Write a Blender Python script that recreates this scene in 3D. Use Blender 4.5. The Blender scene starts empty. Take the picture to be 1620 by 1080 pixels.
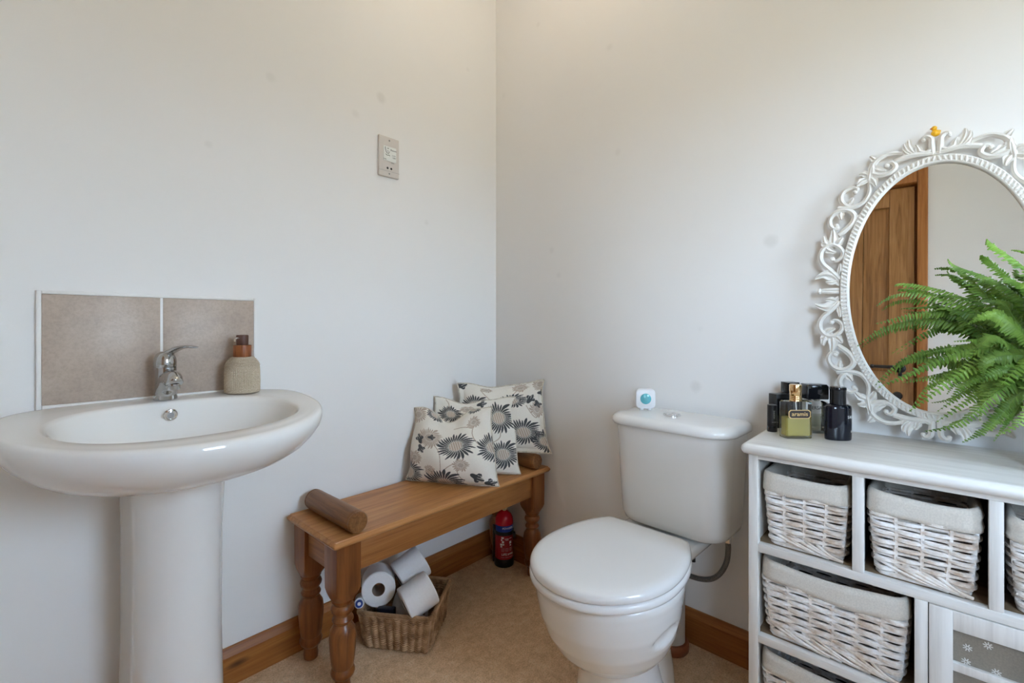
import bpy, bmesh, math, random
import numpy as np
from mathutils import Vector, Matrix

random.seed(7)
rng = np.random.default_rng(7)
PI = math.pi
SC = bpy.context.scene
COL = SC.collection
R = math.radians

# ------------------------------------------------------------------ materials
def srgb(r, g, b):
    def f(c):
        c /= 255.0
        return c / 12.92 if c <= 0.04045 else ((c + 0.055) / 1.055) ** 2.4
    return (f(r), f(g), f(b), 1.0)

class NT:
    def __init__(self, name):
        self.m = bpy.data.materials.new(name)
        self.m.use_nodes = True
        self.t = self.m.node_tree
        self.b = self.t.nodes['Principled BSDF']
        self.out = self.t.nodes['Material Output']
    def n(self, kind, **kw):
        nd = self.t.nodes.new('ShaderNode' + kind)
        for k, v in kw.items():
            setattr(nd, k, v)
        return nd
    def l(self, a, b):
        self.t.links.new(a, b)
    def coord(self, scale=(1, 1, 1), kind='Object', loc=(0, 0, 0), rot=(0, 0, 0)):
        tc = self.n('TexCoord')
        mp = self.n('Mapping')
        mp.inputs['Scale'].default_value = scale
        mp.inputs['Location'].default_value = loc
        mp.inputs['Rotation'].default_value = rot
        self.l(tc.outputs[kind], mp.inputs['Vector'])
        return mp.outputs['Vector']
    def noise(self, vec, scale=5, detail=4, rough=.5, dist=0.0):
        nz = self.n('TexNoise')
        nz.inputs['Scale'].default_value = scale
        nz.inputs['Detail'].default_value = detail
        nz.inputs['Roughness'].default_value = rough
        nz.inputs['Distortion'].default_value = dist
        if vec is not None:
            self.l(vec, nz.inputs['Vector'])
        return nz.outputs['Fac']
    def ramp(self, fac, stops):
        r = self.n('ValToRGB')
        el = r.color_ramp.elements
        while len(el) < len(stops):
            el.new(.5)
        for e, (p, c) in zip(el, stops):
            e.position = p
            e.color = c if len(c) == 4 else (*c, 1)
        self.l(fac, r.inputs['Fac'])
        return r.outputs['Color']
    def mix(self, fac, a, b, mode='MIX'):
        mx = self.n('Mix', data_type='RGBA', blend_type=mode)
        for s, v in ((mx.inputs[0], fac), (mx.inputs[6], a), (mx.inputs[7], b)):
            if hasattr(v, 'links') or hasattr(v, 'is_output'):
                self.l(v, s)
            else:
                s.default_value = v
        return mx.outputs[2]
    def math(self, op, a, b=0.0):
        nd = self.n('Math', operation=op)
        for s, v in ((nd.inputs[0], a), (nd.inputs[1], b)):
            if hasattr(v, 'is_output'):
                self.l(v, s)
            else:
                s.default_value = v
        return nd.outputs[0]
    def bump(self, h, strength=.2, dist=.002):
        bp = self.n('Bump')
        bp.inputs['Strength'].default_value = strength
        bp.inputs['Distance'].default_value = dist
        self.l(h, bp.inputs['Height'])
        self.l(bp.outputs['Normal'], self.b.inputs['Normal'])
    def set(self, col=None, rough=None, metal=None, **kw):
        if col is not None:
            if hasattr(col, 'is_output'):
                self.l(col, self.b.inputs['Base Color'])
            else:
                self.b.inputs['Base Color'].default_value = col
        if rough is not None:
            if hasattr(rough, 'is_output'):
                self.l(rough, self.b.inputs['Roughness'])
            else:
                self.b.inputs['Roughness'].default_value = rough
        if metal is not None:
            self.b.inputs['Metallic'].default_value = metal
        for k, v in kw.items():
            self.b.inputs[k.replace('_', ' ')].default_value = v
        return self.m

def m_plain(name, col, rough=.5, metal=0.0, var=.06, scale=40, bump=0.0, **kw):
    a = NT(name)
    f = a.noise(a.coord(), scale, 3)
    lo = tuple(c * (1 - var) for c in col[:3]) + (1,)
    hi = tuple(min(1, c * (1 + var)) for c in col[:3]) + (1,)
    c = a.ramp(f, [(.3, lo), (.7, hi)])
    if bump:
        a.bump(f, bump)
    return a.set(c, rough, metal, **kw)

def m_wood(name, dark, mid, light, axis='X', scale=1.0, rough=.42, knots=True, spec=.4, fine=.75):
    a = NT(name)
    st = {'X': (1.1, 16, 16), 'Y': (16, 1.1, 16), 'Z': (16, 16, 1.1)}[axis]
    st = tuple(s * scale for s in st)
    v = a.coord(st)
    f1 = a.noise(v, 2.2, 6, .62, 1.2)
    st2 = tuple(s * 7 if s > 3 * scale else s * 2.5 for s in st)
    f2 = a.noise(a.coord(st2), 1.6, 3, .5)
    c1 = a.ramp(f1, [(.25, dark), (.5, mid), (.78, light)])
    c2 = a.ramp(f2, [(.3, (.72, .68, .62, 1)), (.62, (1, 1, 1, 1))])
    c = a.mix(fine, c1, c2, 'MULTIPLY')
    if knots:
        vo = a.n('TexVoronoi')
        vo.inputs['Scale'].default_value = 1.0
        ks = {'X': (3.0, 9, 9), 'Y': (9, 3.0, 9), 'Z': (9, 9, 3.0)}[axis]
        a.l(a.coord(ks, loc=(.37, .11, .23)), vo.inputs['Vector'])
        k = a.ramp(vo.outputs['Distance'], [(.05, (1, 1, 1, 1)), (.13, (0, 0, 0, 1))])
        kd = tuple(x * .35 for x in dark[:3]) + (1,)
        c = a.mix(k, c, kd)
    a.bump(f2, .12, .0006)
    return a.set(c, rough, 0, Specular_IOR_Level=spec)

def m_ceramic(name, col=(.86, .86, .85, 1), rough=.08):
    a = NT(name)
    f = a.noise(a.coord(), 3, 2)
    c = a.ramp(f, [(.3, tuple(x * .985 for x in col[:3]) + (1,)), (.7, col)])
    return a.set(c, rough, 0, Coat_Weight=.5, Coat_Roughness=.04, IOR=1.5)

SPOTS = [(-1.005, 0.0, 1.82, 0.016), (-0.716, 0.0, 1.801, 0.015), (-1.173, 0.0, 1.564, 0.011), (-0.403, 0.0, 1.464, 0.012), (-0.178, 0.0, 2.174, 0.009), (-0.01, -0.052, 2.106, 0.014), (-0.01, -0.613, 2.102, 0.014), (-0.01, -0.648, 1.695, 0.014), (-0.01, -0.333, 1.362, 0.014), (-0.01, -0.369, 1.256, 0.012), (-0.01, -0.958, 1.036, 0.012), (-0.01, -0.258, 2.344, 0.012)]
def m_wall(name):
    a = NT(name)
    v = a.coord(kind='Object')
    big = a.noise(v, 1.3, 3, .5)
    c = a.ramp(big, [(.3, (.84, .832, .82, 1)), (.7, (.86, .852, .84, 1))])
    # faint thumb-sized scuffs
    vo = a.n('TexVoronoi')
    vo.inputs['Scale'].default_value = 2.7
    vo.inputs['Randomness'].default_value = 1.0
    a.l(v, vo.inputs['Vector'])
    wob = a.noise(v, 30, 3)
    dd = a.math('ADD', vo.outputs['Distance'], a.math('MULTIPLY', wob, .03))
    k = a.ramp(dd, [(.05, (.26, .26, .26, 1)), (.085, (0, 0, 0, 1))])
    c = a.mix(k, c, (.55, .53, .50, 1))
    pos = a.n('TexCoord').outputs['Object']
    for (x, y, z, r_) in SPOTS:
        sb = a.n('VectorMath', operation='DISTANCE')
        a.l(pos, sb.inputs[0]); sb.inputs[1].default_value = (x, y, z)
        k = a.ramp(a.math('ADD', sb.outputs['Value'], a.math('MULTIPLY', wob, r_ * .6)), [(r_ * .75, (.13, .13, .13, 1)), (r_ * 1.5, (0, 0, 0, 1))])
        c = a.mix(k, c, (.50, .48, .46, 1))
    fine = a.noise(v, 260, 3, .6)
    a.bump(fine, .05, .0008)
    return a.set(c, .62, 0, Specular_IOR_Level=.25)

M = {}
M['wall'] = m_wall('wall_paint')
M['ceiling'] = m_plain('ceiling_paint', (.86, .85, .83, 1), .8, var=.01)

def m_floor():
    a = NT('floor_vinyl')
    v = a.coord()
    f1 = a.noise(v, 30, 8, .75, .15)
    f2 = a.noise(v, 210, 3, .6)
    f3 = a.noise(v, 3, 2)
    c1 = a.ramp(f1, [(.3, srgb(202, 166, 130)), (.52, srgb(230, 196, 158)), (.72, srgb(243, 220, 190))])
    c2 = a.ramp(f2, [(.38, (.70, .66, .62, 1)), (.56, (1, 1, 1, 1))])
    c = a.mix(.75, c1, c2, 'MULTIPLY')
    c3 = a.ramp(f3, [(.3, (.93, .92, .9, 1)), (.7, (1, 1, 1, 1))])
    c = a.mix(1.0, c, c3, 'MULTIPLY')
    a.bump(f2, .08, .001)
    return a.set(c, .48, 0, Specular_IOR_Level=.35)
M['floor'] = m_floor()
PD, PM, PL = srgb(146, 94, 50), srgb(180, 124, 72), srgb(200, 148, 92)
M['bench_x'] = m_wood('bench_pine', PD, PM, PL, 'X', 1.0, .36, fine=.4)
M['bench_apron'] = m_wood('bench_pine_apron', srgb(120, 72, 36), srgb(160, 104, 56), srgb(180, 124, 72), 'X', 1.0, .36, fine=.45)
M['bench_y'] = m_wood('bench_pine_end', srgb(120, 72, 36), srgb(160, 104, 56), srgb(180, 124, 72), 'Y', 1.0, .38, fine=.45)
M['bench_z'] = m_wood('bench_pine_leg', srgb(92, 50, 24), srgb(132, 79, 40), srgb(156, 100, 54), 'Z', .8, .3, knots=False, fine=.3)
M['roll'] = m_wood('bench_roll_wood', srgb(92, 58, 30), srgb(132, 88, 50), srgb(160, 114, 70), 'Y', 1.2, .4)
M['skirt_x'] = m_wood('skirting_pine', srgb(120, 70, 30), srgb(158, 98, 46), srgb(180, 120, 62), 'X', 1.0, .4)
M['skirt_y'] = m_wood('skirting_pine_side', srgb(120, 70, 30), srgb(152, 94, 44), srgb(175, 115, 60), 'Y', 1.0, .4)
M['door'] = m_wood('door_oak', srgb(136, 94, 52), srgb(172, 124, 74), srgb(194, 148, 96), 'Z', 1.5, .4, knots=False)
M['door_panel'] = m_wood('door_oak_panel', srgb(116, 76, 40), srgb(160, 112, 64), srgb(184, 136, 86), 'Z', 1.1, .4, knots=False)
M['architrave'] = m_wood('architrave_pine', srgb(140, 84, 38), srgb(176, 114, 58), srgb(192, 132, 74), 'Z', 1.0, .4)
M['ceramic'] = m_ceramic('white_ceramic')
M['ceramic_cistern'] = m_ceramic('cistern_ceramic', (.80, .79, .765, 1), .1)
M['seat'] = m_ceramic('white_seat_plastic', (.88, .885, .89, 1), .16)
M['cream_plastic'] = m_plain('aged_white_plastic', (.76, .73, .64, 1), .35, var=.03)
M['chrome'] = m_plain('chrome', (.80, .81, .82, 1), .07, 1.0, var=.01)
M['tap_chrome'] = m_plain('tap_chrome', (.50, .505, .51, 1), .09, 1.0, var=.02)
M['steel_braid'] = m_plain('braided_steel', (.22, .22, .22, 1), .38, .8, var=.35, scale=450, bump=.3)
M['black_metal'] = m_plain('black_iron', (.012, .012, .014, 1), .35, var=.2)
M['white_trim'] = m_plain('white_edging', (.83, .82, .80, 1), .35, var=.015)
M['plate'] = m_plain('socket_plastic', (.66, .62, .58, 1), .35, var=.02)
M['plate_label'] = m_plain('socket_label', (.80, .82, .79, 1), .4, var=.01)
M['ink'] = m_plain('black_ink', (.02, .02, .022, 1), .5, var=.1)
M['grey_ink'] = m_plain('grey_ink', (.28, .28, .28, 1), .5, var=.1)
M['dark_hole'] = m_plain('dark_recess', (.02, .018, .016, 1), .7, var=.1)

def m_tile():
    a = NT('beige_wall_tile')
    v = a.coord()
    f1 = a.noise(v, 9, 5, .6, .5)
    f2 = a.noise(v, 160, 4, .65)
    c1 = a.ramp(f1, [(.3, srgb(174, 157, 144)), (.55, srgb(187, 170, 155)), (.75, srgb(198, 183, 170))])
    c2 = a.ramp(f2, [(.36, (.80, .79, .78, 1)), (.58, (1, 1, 1, 1))])
    c = a.mix(.55, c1, c2, 'MULTIPLY')
    a.bump(f2, .08, .001)
    return a.set(c, .42, 0)
M['tile'] = m_tile()

def m_stone():
    a = NT('ribbed_stoneware')
    f = a.noise(a.coord(), 700, 2)
    c = a.ramp(f, [(.28, srgb(150, 134, 114)), (.5, srgb(190, 175, 153)), (.72, srgb(212, 199, 178))])
    return a.set(c, .8, 0)
M['stone'] = m_stone()
M['pump_wood'] = m_wood('pump_wood', srgb(104, 56, 28), srgb(148, 86, 48), srgb(170, 104, 60), 'Z', 5, .4, knots=False)
M['pump_dark'] = m_plain('pump_dark_wood', srgb(84, 52, 40), .45, var=.15, scale=120)
M['nozzle'] = m_plain('steel_nozzle', (.62, .60, .56, 1), .25, 1.0)

def m_painted(name, axis):
    a = NT(name)
    st = {'Y': (40, 2.0, 40), 'Z': (40, 40, 2.0), 'X': (2.0, 40, 40)}[axis]
    f = a.noise(a.coord(st), 2.0, 5, .6)
    c = a.ramp(f, [(.25, (.62, .60, .565, 1)), (.5, (.74, .722, .69, 1)), (.75, (.81, .795, .765, 1))])
    a.bump(f, .15, .0006)
    return a.set(c, .35, 0, Specular_IOR_Level=.5)
M['cab_y'] = m_painted('limed_white_paint', 'Y')
M['cab_z'] = m_painted('limed_white_paint_upright', 'Z')
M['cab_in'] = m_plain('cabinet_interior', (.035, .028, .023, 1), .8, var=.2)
M['cab_shelf'] = m_wood('cabinet_raw_shelf', srgb(120, 100, 78), srgb(146, 124, 98), srgb(165, 142, 115), 'Y', 1, .6, knots=False)

def m_wicker(name, dark, mid, light):
    a = NT(name)
    v = a.coord()
    f = a.noise(v, 26, 4, .6)
    f2 = a.noise(v, 190, 2)
    c = a.ramp(f, [(.30, dark), (.46, mid), (.62, light)])
    c2 = a.ramp(f2, [(.3, (.86, .83, .79, 1)), (.6, (1, 1, 1, 1))])
    c = a.mix(.6, c, c2, 'MULTIPLY')
    a.bump(f2, .2, .001)
    return a.set(c, .5, 0)
M['wicker'] = m_wicker('whitewashed_wicker', srgb(200, 178, 158), srgb(228, 218, 208), srgb(242, 240, 238))
M['wicker_side'] = M['wicker']
M['seagrass'] = m_wicker('seagrass_rope', srgb(108, 78, 52), srgb(156, 120, 86), srgb(184, 150, 114))

def m_linen(name, base, dots=True):
    a = NT(name)
    v = a.coord()
    w = a.noise(v, 330, 2)
    lo = tuple(x * .86 for x in base[:3]) + (1,)
    c = a.ramp(w, [(.3, lo), (.7, base)])
    if dots:
        vo = a.n('TexVoronoi')
        vo.inputs['Scale'].default_value = 26
        a.l(v, vo.inputs['Vector'])
        k = a.ramp(vo.outputs['Distance'], [(.0, (1, 1, 1, 1)), (.055, (1, 1, 1, 1)), (.062, (0, 0, 0, 1))])
        k2 = a.ramp(vo.outputs['Distance'], [(.0, (1, 1, 1, 1)), (.024, (1, 1, 1, 1)), (.030, (0, 0, 0, 1))])
        c = a.mix(k, c, (.80, .79, .76, 1))
        c = a.mix(k2, c, (.16, .15, .16, 1))
    a.bump(w, .2, .0008)
    return a.set(c, .9, 0, Specular_IOR_Level=.1)
M['liner'] = m_linen('liner_linen', srgb(214, 207, 196))
M['door_linen'] = m_linen('door_linen', srgb(142, 134, 122), False)
M['embroidery'] = m_plain('white_embroidery', (.66, .64, .60, 1), .8)
M['mirror_paint'] = m_plain('mirror_white_paint', (.80, .775, .73, 1), .45, var=.03, scale=18)

def m_mirror():
    a = NT('mirror_silver')
    f = a.noise(a.coord(), 2, 1)
    c = a.ramp(f, [(0, (.89, .90, .89, 1)), (1, (.90, .91, .90, 1))])
    return a.set(c, .0, 1.0)
M['mirror_glass'] = m_mirror()
M['duck'] = m_plain('duck_yellow', srgb(238, 180, 30), .4, var=.05)
M['duck_beak'] = m_plain('duck_orange', srgb(205, 98, 20), .4)
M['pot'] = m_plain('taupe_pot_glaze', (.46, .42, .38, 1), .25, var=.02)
M['soil'] = m_plain('potting_soil', (.035, .025, .018, 1), .95, var=.4, scale=120, bump=.5)

def m_leaf(name, d, l):
    a = NT(name)
    oi = a.n('ObjectInfo')
    f = a.noise(a.coord(), 28, 3)
    c = a.ramp(f, [(.28, d), (.72, l)])
    hs = a.n('HueSaturation')
    a.l(c, hs.inputs['Color'])
    r = a.n('MapRange')
    a.l(oi.outputs['Random'], r.inputs['Value'])
    r.inputs['To Min'].default_value = .75
    r.inputs['To Max'].default_value = 1.35
    a.l(r.outputs[0], hs.inputs['Value'])
    m = a.set(hs.outputs['Color'], .45, 0)
    tr = a.n('BsdfTranslucent')
    a.l(hs.outputs['Color'], tr.inputs['Color'])
    mx = a.n('MixShader')
    mx.inputs[0].default_value = .28
    a.l(a.b.outputs[0], mx.inputs[1])
    a.l(tr.outputs[0], mx.inputs[2])
    a.l(mx.outputs[0], a.out.inputs['Surface'])
    return m
M['fern'] = m_leaf('fern_leaf', srgb(80, 118, 42), srgb(142, 176, 80))
M['rachis'] = m_plain('fern_stem', srgb(92, 104, 48), .5)

M['paper'] = m_plain('tissue_paper', (.82, .815, .82, 1), .9, var=.02, scale=140, bump=.15)
M['core'] = m_plain('card_core', srgb(150, 132, 116), .9)
M['plastic_white'] = m_plain('white_plastic', (.80, .81, .83, 1), .3, var=.02)
M['blue'] = m_plain('blue_plastic', srgb(30, 62, 140), .35)
M['navy'] = m_plain('navy_plastic', srgb(16, 20, 38), .4)
M['red'] = m_plain('extinguisher_red', srgb(190, 16, 34), .18, var=.03)
M['black_plastic'] = m_plain('black_plastic', (.012, .012, .013, 1), .32, var=.15)
M['black_gloss'] = m_plain('black_gloss', (.008, .008, .010, 1), .08, var=.1)
M['label_blue'] = m_plain('label_blue', srgb(36, 66, 148), .4)
M['label_red'] = m_plain('label_red', srgb(150, 30, 42), .4)
M['print_white'] = m_plain('print_white', (.80, .78, .77, 1), .5)
M['gold'] = m_plain('gold_cap', (.78, .52, .26, 1), .16, 1.0, var=.03)
M['label_brown'] = m_plain('label_brown', srgb(38, 26, 24), .4)
M['label_gold'] = m_plain('label_gold', srgb(214, 178, 118), .4)
M['juice_yellow'] = None
M['terracotta'] = m_plain('terracotta_collar', srgb(140, 78, 44), .5)
M['pipe'] = m_plain('soil_pipe_white', (.62, .59, .55, 1), .35, var=.03)
M['teal'] = m_plain('teal_gel', srgb(96, 176, 186), .12, var=.06)
M['lamp_shade'] = m_plain('lamp_shade_fabric', (.75, .70, .60, 1), .8)

a = NT('lamp_opal_globe')
a.set((.9, .85, .75, 1), .3, 0, Emission_Color=(1.0, .83, .62, 1), Emission_Strength=12.0)
M['lamp_globe'] = a.m
def m_glass(name, tint=(1, 1, 1, 1), refl=.12):
    a = NT(name)
    tr = a.n('BsdfTransparent')
    tr.inputs['Color'].default_value = tint
    gl = a.n('BsdfGlossy')
    gl.inputs['Roughness'].default_value = .02
    fr = a.n('Fresnel')
    fr.inputs['IOR'].default_value = 1.45
    mx = a.n('MixShader')
    a.l(fr.outputs[0], mx.inputs[0])
    a.l(tr.outputs[0], mx.inputs[1])
    a.l(gl.outputs[0], mx.inputs[2])
    a.l(mx.outputs[0], a.out.inputs['Surface'])
    return a.m
M['pane'] = m_glass('window_pane', (.97, .98, .98, 1))
M['bottle_glass'] = m_glass('bottle_glass', (.95, .96, .96, 1))
def m_scent(name, tint, body, k):
    a = NT(name)
    f = a.noise(a.coord(), 20, 1)
    tr = a.n('BsdfTransparent'); tr.inputs['Color'].default_value = tint
    a.set(a.ramp(f, [(0, body), (1, tuple(min(1, c * 1.05) for c in body[:3]) + (1,))]), .1)
    mx = a.n('MixShader'); mx.inputs[0].default_value = k
    a.l(tr.outputs[0], mx.inputs[1]); a.l(a.b.outputs[0], mx.inputs[2])
    a.l(mx.outputs[0], a.out.inputs['Surface'])
    return a.m
M['juice'] = m_scent('yellow_scent', srgb(228, 218, 140), srgb(226, 212, 130), .36)
M['clear_scent'] = m_glass('clear_scent', srgb(240, 243, 234))
M['navy_glass'] = m_plain('navy_glass', srgb(14, 18, 30), .06, var=.1)

def m_vcol(name):
    a = NT(name)
    at = a.n('VertexColor', layer_name='print')
    w = a.noise(a.coord(), 420, 2)
    c2 = a.ramp(w, [(.3, (.90, .90, .90, 1)), (.7, (1, 1, 1, 1))])
    c = a.mix(.8, at.outputs['Color'], c2, 'MULTIPLY')
    a.bump(w, .15, .0006)
    return a.set(c, .85, 0, Specular_IOR_Level=.15)
M['print'] = m_vcol('floral_cotton')
M['piping'] = m_plain('cushion_piping', srgb(196, 188, 172), .9, var=.3, scale=60)

# ------------------------------------------------------------------ mesh helpers
class MB:
    def __init__(self):
        self.v = []
        self.f = []
    def add(self, vs, fs, mat=None):
        o = len(self.v)
        for p in vs:
            p = Vector(p)
            self.v.append(mat @ p if mat is not None else p)
        self.f += [tuple(i + o for i in q) for q in fs]
        return self
    def box(self, x0, x1, y0, y1, z0, z1, bev=0.0, seg=2, mat=None):
        bm = bmesh.new()
        bmesh.ops.create_cube(bm, size=1)
        for v in bm.verts:
            v.co = Vector((x0 + (v.co.x + .5) * (x1 - x0), y0 + (v.co.y + .5) * (y1 - y0), z0 + (v.co.z + .5) * (z1 - z0)))
        if bev:
            bmesh.ops.bevel(bm, geom=bm.edges[:], offset=bev, segments=seg, profile=.5, affect='EDGES')
        bm.verts.index_update()
        self.add([v.co.copy() for v in bm.verts], [[v.index for v in f.verts] for f in bm.faces], mat)
        bm.free()
        return self
    def loft(self, rings, closed=True, cap0=True, cap1=True, mat=None, loop=False):
        n = len(rings[0])
        vs = [p for r in rings for p in r]
        fs = []
        m = len(rings)
        for i in range(m if loop else m - 1):
            i2 = (i + 1) % m
            for j in range(n if closed else n - 1):
                j2 = (j + 1) % n
                fs.append((i * n + j, i * n + j2, i2 * n + j2, i2 * n + j))
        if not loop and closed:
            if cap0:
                fs.append(tuple(range(n - 1, -1, -1)))
            if cap1:
                fs.append(tuple(range((m - 1) * n, m * n)))
        return self.add(vs, fs, mat)
    def lathe(self, prof, c=(0, 0, 0), n=32, mat=None, cap=True):
        rings = []
        for r, z in prof:
            rings.append([(c[0] + r * math.cos(2 * PI * k / n), c[1] + r * math.sin(2 * PI * k / n), c[2] + z) for k in range(n)])
        return self.loft(rings, True, cap, cap, mat)
    def tube(self, pts, rad, n=8, closed=False, mat=None, flat=1.0, ref=None):
        pts = [Vector(p) for p in pts]
        m = len(pts)
        if not isinstance(rad, (list, tuple)):
            rad = [rad] * m
        rings = []
        nrm = None
        for i in range(m):
            a = pts[(i - 1) % m] if (closed or i > 0) else pts[i]
            b = pts[(i + 1) % m] if (closed or i < m - 1) else pts[i]
            t = (b - a)
            t = t.normalized() if t.length > 1e-9 else Vector((0, 0, 1))
            if ref is not None:
                nrm = Vector(ref)
                nrm = (nrm - t * nrm.dot(t))
            elif nrm is None:
                nrm = t.orthogonal()
            else:
                nrm = nrm - t * nrm.dot(t)
            nrm = nrm.normalized() if nrm.length > 1e-9 else t.orthogonal().normalized()
            bn = t.cross(nrm)
            rings.append([pts[i] + nrm * (math.cos(2 * PI * k / n) * rad[i] * flat) + bn * (math.sin(2 * PI * k / n) * rad[i]) for k in range(n)])
        return self.loft(rings, True, not closed, not closed, mat, loop=closed)
    def ball(self, c, r, n=12, sc=(1, 1, 1), mat=None):
        c = Vector(c)
        rings = []
        k = max(6, n // 2 + 2)
        for i in range(1, k):
            a = PI * i / k
            rings.append([c + Vector((r * sc[0] * math.sin(a) * math.cos(2 * PI * j / n), r * sc[1] * math.sin(a) * math.sin(2 * PI * j / n), -r * sc[2] * math.cos(a))) for j in range(n)])
        return self.loft(rings, True, True, True, mat)
    def build(self, name, m, parent=None, local=False, sharp=40, recalc=False):
        me = bpy.data.meshes.new(name)
        vs = self.v
        if parent is not None and not local:
            inv = parent.matrix_basis.inverted()
            vs = [inv @ p for p in vs]
        me.from_pydata([tuple(p) for p in vs], [], self.f)
        if recalc:
            bm = bmesh.new()
            bm.from_mesh(me)
            bmesh.ops.recalc_face_normals(bm, faces=bm.faces)
            bm.to_mesh(me)
            bm.free()
        me.polygons.foreach_set('use_smooth', [True] * len(me.polygons))
        me.update()
        try:
            me.set_sharp_from_angle(angle=R(sharp))
        except Exception:
            pass
        me.materials.append(m)
        o = bpy.data.objects.new(name, me)
        COL.objects.link(o)
        if parent is not None:
            o.parent = parent
        return o

def tag(o, label, cat, group=None):
    o['label'] = label
    o['category'] = cat
    if group:
        o['group'] = group
    return o

def thing(name, label, cat, loc=(0, 0, 0), rz=0.0, group=None, rot=None):
    o = bpy.data.objects.new(name, None)
    COL.objects.link(o)
    o.location = loc
    o.rotation_euler = rot if rot else (0, 0, rz)
    o.empty_display_size = .05
    mat = Matrix.LocRotScale(Vector(loc), o.rotation_euler.to_quaternion(), None)
    o.matrix_basis = mat
    return tag(o, label, cat, group)

def struct(o):
    o['kind'] = 'structure'
    return o

def smooth_path(pts, n=6, closed=False):
    pts = [Vector(p) for p in pts]
    m = len(pts)
    out = []
    rngs = range(m if closed else m - 1)
    for i in rngs:
        def g(k):
            return pts[k % m] if closed else pts[max(0, min(m - 1, k))]
        p0, p1, p2, p3 = g(i - 1), g(i), g(i + 1), g(i + 2)
        for k in range(n):
            t = k / n
            out.append(.5 * ((2 * p1) + (p2 - p0) * t + (2 * p0 - 5 * p1 + 4 * p2 - p3) * t * t + (3 * p1 - p0 - 3 * p2 + p3) * t ** 3))
    if not closed:
        out.append(pts[-1])
    return out

def text_part(name, body, size, loc, rot, m, parent, ext=.0004, align='CENTER', squash=1.0, bold=0.0):
    cu = bpy.data.curves.new(name, 'FONT')
    cu.body = body
    cu.size = size
    cu.align_x = align
    cu.align_y = 'CENTER'
    cu.extrude = ext
    cu.offset = bold
    tmp = bpy.data.objects.new(name + '_tmp', cu)
    COL.objects.link(tmp)
    dg = bpy.context.evaluated_depsgraph_get()
    me = bpy.data.meshes.new_from_object(tmp.evaluated_get(dg))
    bpy.data.objects.remove(tmp)
    bpy.data.curves.remove(cu)
    me.name = name
    me.transform(Matrix.Diagonal((squash, 1, 1, 1)))
    me.materials.clear()
    me.materials.append(m)
    o = bpy.data.objects.new(name, me)
    COL.objects.link(o)
    o.parent = parent
    o.matrix_basis = Matrix.LocRotScale(Vector(loc), rot.to_quaternion() if hasattr(rot, 'to_quaternion') else rot, None)
    return o
from mathutils import Euler

# ------------------------------------------------------------------ room shell
XB, YF, ZC = -1.80, -2.75, 2.78          # door wall, window wall, ceiling
AR = R(-1.2)                               # the right wall is a touch out of square
def rw(y):                                 # x of the right wall's face at y
    return math.tan(AR) * -y
b = MB(); b.box(XB - .12, .12, YF - .3, .12, -.06, 0)
struct(b.build('floor', M['floor']))
b = MB(); b.box(XB - .12, .12, YF - .3, .12, ZC, ZC + .06)
struct(b.build('ceiling', M['ceiling']))
b = MB(); b.box(XB - .12, .12, 0, .12, 0, ZC)
struct(b.build('wall_left', M['wall']))
b = MB()
x2 = rw(YF - .2)
b.add([(0, 0, 0), (x2, YF - .2, 0), (.12, YF - .2, 0), (.12, 0, 0), (0, 0, ZC), (x2, YF - .2, ZC), (.12, YF - .2, ZC), (.12, 0, ZC)],
      [(0, 3, 2, 1), (4, 5, 6, 7), (0, 1, 5, 4), (1, 2, 6, 5), (2, 3, 7, 6), (3, 0, 4, 7)])
struct(b.build('wall_right', M['wall']))
# window wall with an opening
WX0, WX1, WZ0, WZ1 = -1.14, -.45, 1.12, 2.02
VY0, VY1, VZ0, VZ1 = -2.62, -1.99, .95, 1.95
b = MB()
b.box(XB - .12, WX0, YF - .26, YF, 0, ZC).box(WX1, .12, YF - .26, YF, 0, ZC).box(WX0, WX1, YF - .26, YF, 0, WZ0).box(WX0, WX1, YF - .26, YF, WZ1, ZC)
struct(b.build('wall_front', M['wall']))
b = MB()
yw = YF - .21
fw = .05
b.box(WX0, WX0 + fw, yw - .03, yw + .03, WZ0, WZ1, .004).box(WX1 - fw, WX1, yw - .03, yw + .03, WZ0, WZ1, .004)
b.box(WX0 + fw, WX1 - fw, yw - .03, yw + .03, WZ0, WZ0 + fw, .004).box(WX0 + fw, WX1 - fw, yw - .03, yw + .03, WZ1 - fw, WZ1, .004)
xm = (WX0 + WX1) / 2
b.box(xm - .02, xm + .02, yw - .025, yw + .025, WZ0 + fw, WZ1 - fw, .004)
w1 = struct(b.build('window_1', M['white_trim']))
b = MB(); b.box(WX0 + fw, xm - .02, yw - .004, yw + .004, WZ0 + fw, WZ1 - fw); b.build('pane', M['pane'], w1)
b = MB(); b.box(xm + .02, WX1 - fw, yw - .004, yw + .004, WZ0 + fw, WZ1 - fw); b.build('pane', M['pane'], w1)
b = MB(); b.box(WX0 - .03, WX1 + .03, YF - .18, YF + .03, WZ0 - .025, WZ0, .004)
b.build('window_board', M['white_trim'], w1)
b = MB()
xw = XB - .17
b.box(xw - .03, xw + .03, VY0, VY0 + fw, VZ0, VZ1, .004).box(xw - .03, xw + .03, VY1 - fw, VY1, VZ0, VZ1, .004)
b.box(xw - .03, xw + .03, VY0 + fw, VY1 - fw, VZ0, VZ0 + fw, .004).box(xw - .03, xw + .03, VY0 + fw, VY1 - fw, VZ1 - fw, VZ1, .004)
w2 = struct(b.build('fill_window', M['white_trim']))  # unseen window, added to fill the cabinet front and right wall with daylight
b = MB(); b.box(xw - .004, xw + .004, VY0 + fw, VY1 - fw, VZ0 + fw, VZ1 - fw); b.build('pane', M['pane'], w2)
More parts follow.
